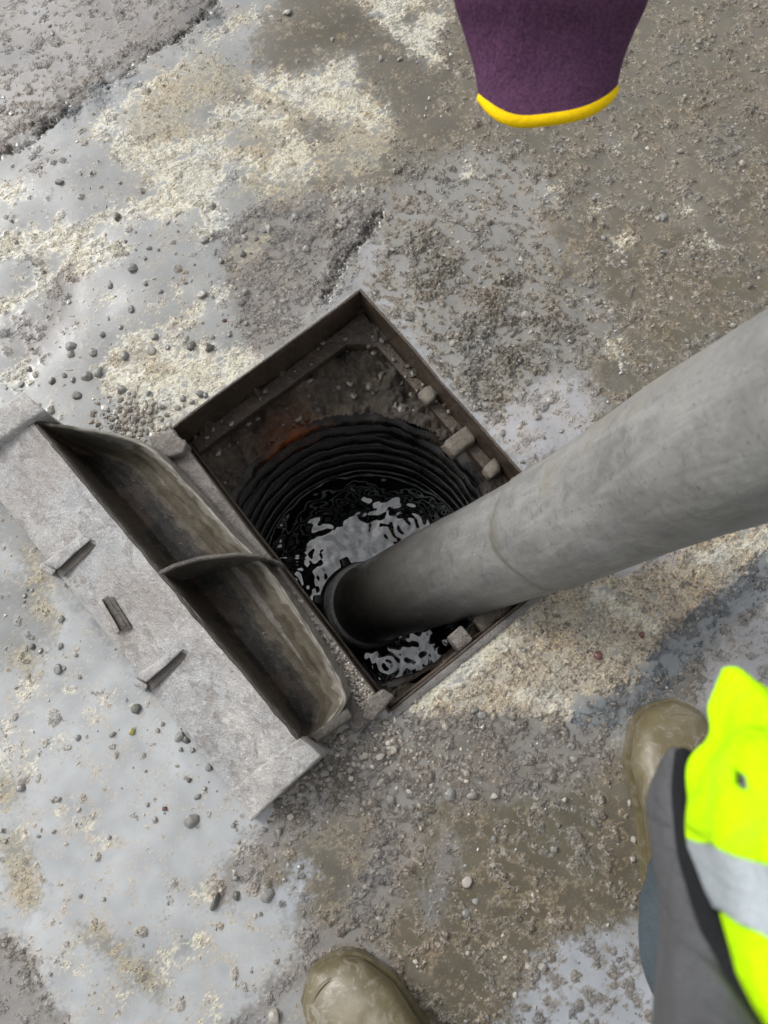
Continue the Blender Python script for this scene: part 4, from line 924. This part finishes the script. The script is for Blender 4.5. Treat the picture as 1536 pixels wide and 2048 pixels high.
# lengthen / shorten to a real foot
def setlen(toe, heel, L_): d__ = (heel-toe).normalized(); return toe+d__*L_
heelR = setlen(toeR, heelR, .305); heelL = setlen(toeL, heelL, .305)
hipc = (heelR+heelL)/2+Vector((.06, -.16, .90))
kneeR = W(1540, 2060, .50); kneeL = lerp(heelL, hipc, .42)+Vector((-.02, .05, 0)); kneeL.z = .50
for toe, heel, knee, sd_ in ((toeR, heelR, kneeR, 1), (toeL, heelL, kneeL, -1)):
    ax = (toe-heel).normalized(); ank = heel+ax*.075
    mid = lerp(ank, Vector((knee.x, knee.y, 0)), .45); mid.z = .30
    if sd_ > 0: mid = W(1432, 1885, .30)
    o = joined('boot', [foot_mesh(toe, heel, .1, sd_), tube_P([ank+Vector((0, 0, .05)), ank+Vector((0, 0, .12)), lerp(ank, mid, .5)+Vector((0, 0, .06)), Vector((mid.x, mid.y, .27)), Vector((mid.x, mid.y, .30))], [.048, .050, .058, .066, .066])], M_BOOT, per, .004, 10)
    # sole edge and the rolled line over the toe
    Ps = foot_mesh(toe, heel, .1, sd_); outl = [Vector(Ps[i, 0]) for i in range(40)]+[Vector(Ps[i, 14]) for i in range(39, -1, -1)]
    c_ = sum(outl, Vector())/len(outl)
    ring_o = [Vector((p.x, p.y, 0))+(Vector((p.x-c_.x, p.y-c_.y, 0)).normalized()*.0035) for p in outl]
    bm = bmesh.new(); tv = [bm.verts.new(p+Vector((0, 0, .020))) for p in ring_o]; bv = [bm.verts.new(p) for p in ring_o]
    for i in range(len(tv)): bm.faces.new((tv[i], tv[(i+1) % len(tv)], bv[(i+1) % len(tv)], bv[i]))
    bm.faces.new(tv[::-1]); me = bpy.data.meshes.new('sole'); bm.to_mesh(me); bm.free(); put(link('sole', me, M_BOOT), o if False else per)
    arc = []
    for s in np.linspace(-1, 1, 41):
        a = s*1.35; ww = .047; p = toe-ax*(.018+.055*(1-math.cos(a)))+Vector((-ax.y, ax.x, 0))*math.sin(a)*ww; zz_ = .050-.026*abs(s)**3; p.z = zz_; arc.append(p)
    tube_along('toe_seam', arc, .0026, M_BOOT, per)
# body: one continuous surface of legs, trunk, arms, neck and head
fwd = Vector((-.42, .91, 0)).normalized(); rt = Vector((fwd.y, -fwd.x, 0))
chest = hipc+fwd*.10+Vector((0, 0, .42)); neck = chest+fwd*.07+Vector((0, 0, .15)); headc = neck+fwd*.09+Vector((0, 0, .13))
def legP(heel, knee, toe, s): 
    ax = (toe-heel).normalized(); mid = lerp(heel+ax*.075, Vector((knee.x, knee.y, 0)), .45)
    if s > 0: mid = W(1432, 1885, .30)
    return tube_P([heel+ax*.085+Vector((0, 0, .095)), lerp(heel+ax*.085, mid, .45)+Vector((0, 0, .06)), Vector((mid.x, mid.y, .30)), lerp(mid, knee, .6)+Vector((0, 0, .06)), knee, lerp(knee, hipc+rt*s*.09, .5), hipc+rt*s*.09+Vector((0, 0, .03))], [.063, .070, .078, .074, .088, .105])
body = joined('body', [legP(heelR, kneeR, toeR, 1), legP(heelL, kneeL, toeL, -1),
    tube_P([hipc-Vector((0, 0, .06)), hipc+Vector((0, 0, .05)), lerp(hipc, chest, .5), chest, neck-Vector((0, 0, .02)), neck+Vector((0, 0, .04))], [.13, .155, .15, .165, .11, .058]),
    tube_P([neck, lerp(neck, headc, .5), headc-Vector((0, 0, .03)), headc+Vector((0, 0, .06)), headc+Vector((0, 0, .12))], [.056, .060, .088, .085, .03])], M_JEANS, per, .011, 8)
# grey jacket (trunk and sleeves), vest over it, gloves, hard hat
elR = chest+rt*.27-fwd*.04+Vector((0, 0, -.22)); elL = chest-rt*.27-fwd*.04+Vector((0, 0, -.22))
haR = hipc+rt*.30+fwd*.10+Vector((0, 0, -.02)); haL = hipc-rt*.30+fwd*.10+Vector((0, 0, -.02))
joined('jacket', [tube_P([hipc-Vector((0, 0, .04)), hipc+Vector((0, 0, .08)), lerp(hipc, chest, .5), chest, neck-Vector((0, 0, .03))], [.172, .175, .17, .18, .10]),
    tube_P([chest+rt*.13+Vector((0, 0, .07)), chest+rt*.20+Vector((0, 0, .02)), elR, lerp(elR, haR, .5), haR-fwd*.08+Vector((0, 0, .01))], [.075, .075, .062, .052, .042]),
    tube_P([chest-rt*.13+Vector((0, 0, .07)), chest-rt*.20+Vector((0, 0, .02)), elL, lerp(elL, haL, .5), haL-fwd*.08+Vector((0, 0, .01))], [.075, .075, .062, .052, .042])], M_GREY, per, .011, 6)
vb = fwd*-.055
joined('vest', [tube_P([hipc+vb+Vector((0, 0, .10)), lerp(hipc, chest, .5)+vb, chest+vb, neck+vb-Vector((0, 0, .05))], [.185, .182, .190, .12])], M_YEL, per, .011, 4)
joined('hard_hat', [tube_P([headc+Vector((0, 0, .045)), headc+Vector((0, 0, .055)), headc+Vector((0, 0, .11)), headc+Vector((0, 0, .155)), headc+Vector((0, 0, .17))], [.135, .112, .108, .07, .01])], M_WHITE, per, .006, 4)
for ha, s in ((haR, 1), (haL, -1)):
    Ps = [tube_P([ha-fwd*.09, ha-fwd*.03, ha+fwd*.02], [.030, .040, .036], 16)]
    for k, L_ in enumerate((.060, .070, .066, .050)):
        b_ = ha+fwd*.015+Vector((0, 0, -.024+.018*k)); tip = b_+fwd*L_*.6-rt*s*.03; Ps.append(tube_P([b_, lerp(b_, tip, .5)+rt*s*.004, tip, tip-rt*s*.02], [.010, .0095, .009, .007], 12))
    th_ = ha-fwd*.02-rt*s*.02+Vector((0, 0, .02)); Ps.append(tube_P([th_, th_-rt*s*.03+fwd*.01, th_-rt*s*.055+fwd*.02], [.012, .011, .008], 12))
    joined('hand', Ps, M_SKIN, per, .005, 3)
# the two hanging front edges seen close to the lens: grey jacket hem with black binding, and the vest flap with its tape
def sheet(name, rows, mat, thick=.004, wob=.004, sub=10, tear=None):
    """rows of (px,py,z) control points, catmull interpolated both ways"""
    R_ = len(rows); n = (R_-1)*sub+1; ncol = (len(rows[0])-1)*sub+1; P = np.zeros((n, ncol, 3))
    for i in range(n):
        cr_row = []
        for c_ in range(len(rows[0])): cr_row.append(tuple(cat([r[c_] for r in rows], i/(n-1))))
        for j in range(ncol):
            p = cat(cr_row, j/(ncol-1)); w_ = W(p[0], p[1], p[2]); w_ += mn.noise_vector(w_*18)*wob + mn.noise_vector(w_*55)*wob*.3; P[i, j] = w_
    me = grid_mesh(name, P)
    if tear is not None:
        bm = bmesh.new(); bm.from_mesh(me); dl = [f for f in bm.faces if tear(f.calc_center_median())]; bmesh.ops.delete(bm, geom=dl, context='FACES'); bm.to_mesh(me); bm.free()
    o = link(name, me, mat); put(o, per); s_ = o.modifiers.new('s', 'SOLIDIFY'); s_.thickness = thick; s_.offset = 0; return o
sheet('jacket_hem', [
    [(1330, 1520, .66), (1345, 1503, .68), (1362, 1508, .68), (1372, 1520, .67)],
    [(1303, 1600, .66), (1330, 1590, .70), (1360, 1590, .71), (1380, 1600, .70)],
    [(1310, 1720, .67), (1335, 1715, .73), (1370, 1715, .75), (1400, 1720, .73)],
    [(1328, 1840, .68), (1350, 1840, .76), (1400, 1840, .79), (1440, 1830, .77)],
    [(1322, 1950, .69), (1360, 1950, .79), (1430, 1950, .82), (1490, 1940, .80)],
    [(1312, 2090, .70), (1380, 2090, .82), (1470, 2090, .86), (1540, 2080, .84)]], M_GREY, .005, .003)
sheet('binding', [
    [(1358, 1512, .700), (1368, 1506, .702), (1378, 1514, .700)],
    [(1352, 1600, .725), (1368, 1598, .730), (1384, 1604, .726)],
    [(1366, 1720, .755), (1382, 1718, .760), (1402, 1722, .756)],
    [(1402, 1835, .790), (1420, 1832, .796), (1442, 1830, .790)],
    [(1448, 1950, .815), (1468, 1948, .822), (1494, 1940, .815)],
    [(1500, 2090, .840), (1525, 2090, .846), (1550, 2080, .840)]], M_BLACK, .006, .001)
def tear(c_):
    p, q_ = PX(c_.x, c_.y, c_.z); a = (q_-1535)/65; 
    return 0 < a < 1 and abs(p-(1475+a*22)) < 16*math.sin(min(1, a*1.2)*math.pi)*(.5+a*.7)
vf = [
    [(1452, 1336, .74), (1462, 1334, .745), (1474, 1342, .745), (1484, 1350, .74)],
    [(1424, 1400, .74), (1465, 1390, .76), (1520, 1392, .77), (1570, 1400, .77)],
    [(1418, 1460, .745), (1470, 1450, .78), (1540, 1450, .79), (1620, 1460, .79)],
    [(1382, 1530, .745), (1450, 1520, .79), (1540, 1520, .81), (1640, 1530, .81)],
    [(1372, 1600, .75), (1450, 1610, .80), (1550, 1640, .82), (1660, 1680, .82)],
    [(1383, 1678, .755), (1450, 1702, .81), (1550, 1745, .83), (1680, 1810, .83)]]
sheet('vest_flap', vf, M_YEL, .004, .009, 14, tear)
tape = [
    [(1383, 1679, .757), (1450, 1703, .812), (1550, 1746, .832), (1680, 1811, .832)],
    [(1393, 1735, .762), (1460, 1768, .818), (1560, 1820, .838), (1690, 1890, .838)],
    [(1404, 1792, .768), (1470, 1832, .822), (1560, 1892, .842), (1690, 1975, .842)]]
sheet('reflective_tape', tape, M_SILVER, .005, .003, 14)
lf = [
    [(1403, 1793, .766), (1470, 1833, .820), (1560, 1893, .840), (1690, 1976, .840)],
    [(1412, 1870, .775), (1480, 1910, .825), (1560, 1960, .845), (1690, 2040, .845)],
    [(1460, 1970, .79), (1510, 2000, .83), (1580, 2050, .85), (1700, 2120, .85)],
    [(1525, 2070, .81), (1560, 2090, .84), (1620, 2130, .86), (1710, 2180, .86)]]
sheet('vest_flap', lf, M_YEL, .004, .006, 14)

def panel(name, edge, trunk, mat):
    n = len(edge)*6; P = np.zeros((12, n, 3))
    for j in range(n):
        a = Vector(cat([tuple(p) for p in edge], j/(n-1))); b = Vector(cat([tuple(p) for p in trunk], j/(n-1)))
        for i in range(12):
            t = i/11; p = lerp(a, b, t); p.z -= .03*math.sin(t*math.pi); P[i, j] = p+mn.noise_vector(p*16)*.008*math.sin(t*math.pi)
    o = link(name, grid_mesh(name, P), mat); put(o, per); m_ = o.modifiers.new('s', 'SOLIDIFY'); m_.thickness = .004; m_.offset = 0
tr = hipc+rt*.17
panel('vest_panel', [W(1484, 1350, .74), W(1620, 1460, .79), W(1660, 1680, .82), W(1690, 1975, .842), W(1710, 2180, .86)], [tr+Vector((0, 0, .02))+fwd*.02, tr+Vector((0, 0, .10))+fwd*.04, tr+Vector((0, 0, .20))+fwd*.06, tr+Vector((0, 0, .28))+fwd*.08, tr+Vector((0, 0, .34))+fwd*.08], M_YEL)
fr_ = hipc+fwd*.15
panel('jacket_panel', [W(1312, 2090, .70), W(1380, 2090, .82), W(1470, 2090, .86), W(1540, 2080, .84)], [fr_-rt*.02+Vector((0, 0, .0)), fr_+rt*.03+Vector((0, 0, .06)), fr_+rt*.08+Vector((0, 0, .12)), fr_+rt*.12+Vector((0, 0, .16))], M_GREY)

# ------------------------------------------------------------------ purple glove held out over the ground
gl = empty('work_glove', W(1090, 120, .55)); tag(gl, 'purple knitted work glove with a yellow cuff hem hanging close over the wet concrete', 'glove')
ZG = .60
def glove_rows():
    rows = [((966, 196), (1226, 176), ZG-.035, 70), ((952, 125), (1238, 120), ZG-.025, 46), ((932, 60), (1262, 60), ZG-.01, 25), ((914, 0), (1290, 0), ZG+.01, 0), ((908, -90), (1302, -90), ZG+.03, 0), ((922, -220), (1292, -220), ZG+.05, 0)]
    return rows
rows = glove_rows(); ns, nr = 50, 56; P = np.zeros((ns, nr+1, 3)); Hm = np.zeros((ns, nr+1))
pts = [(a[0], a[1], b[0], b[1], z, sag) for a, b, z, sag in rows]
for i in range(ns):
    q_ = cat(pts, i/(ns-1)); a = W(q_[0], q_[1], q_[4]); b = W(q_[2], q_[3], q_[4]); c_ = (a+b)/2; hw = (b-a)*.5
    view = (Vector((0, 0, H))-c_).normalized(); dn_ = W((q_[0]+q_[2])/2, (q_[1]+q_[3])/2+10, q_[4])-c_; dn_.normalize()
    th_ = hw.length*.42
    for j in range(nr+1):
        an = 2*math.pi*j/nr; ca, sa = math.cos(an), math.sin(an)
        sx_ = abs(ca)**.85*(1 if ca > 0 else -1)
        sag = q_[5]/FPX*(H-q_[4])*(1-abs(ca)**3.2)
        P[i, j] = c_+hw*sx_+view*th_*sa+dn_*sag + mn.noise_vector(c_*14+Vector((ca, sa, 0)))*.003
me = grid_mesh('cuff', P); weld(me); o = link('cuff', me, M_PURPLE); put(o, gl); s_ = o.modifiers.new('s', 'SOLIDIFY'); s_.thickness = .003; s_.offset = -1
# hem roll round the opening
tube_along('hem', [Vector(P[0, k]) for k in range(nr)], .0052, M_HEM, gl, True, 10)
# palm and fingers beyond the edge of the picture
endc = W(1105, -220, ZG+.05); gd = (W(1105, -420, ZG+.09)-endc).normalized(); gr = (W(1300, -220, ZG+.05)-endc).normalized()
Ps = [tube_P([endc-gd*.02, endc+gd*.03, endc+gd*.08, endc+gd*.10], [.062, .062, .056, .044], 20, .6)]
for k, L_ in enumerate((.075, .085, .08, .062)):
    b_ = endc+gd*.085+gr*(-.036+.024*k); Ps.append(tube_P([b_, b_+gd*L_*.5+Vector((0, 0, .004)), b_+gd*L_+Vector((0, 0, -.008))], [.0135, .0125, .009], 12))
b_ = endc+gd*.02-gr*.045; Ps.append(tube_P([b_, b_+gd*.03-gr*.025, b_+gd*.06-gr*.035], [.018, .015, .010], 12))
joined('palm', Ps, M_PURPLE, gl, .006, 3)
Pp = [tube_P([W(1055, -26, ZG+.065), W(1060, -60, ZG+.075), W(1070, -120, ZG+.08)], [.020, .026, .03], 16, .5)]
joined('palm_coating', Pp, M_PURPLE_B, gl, .005, 2)
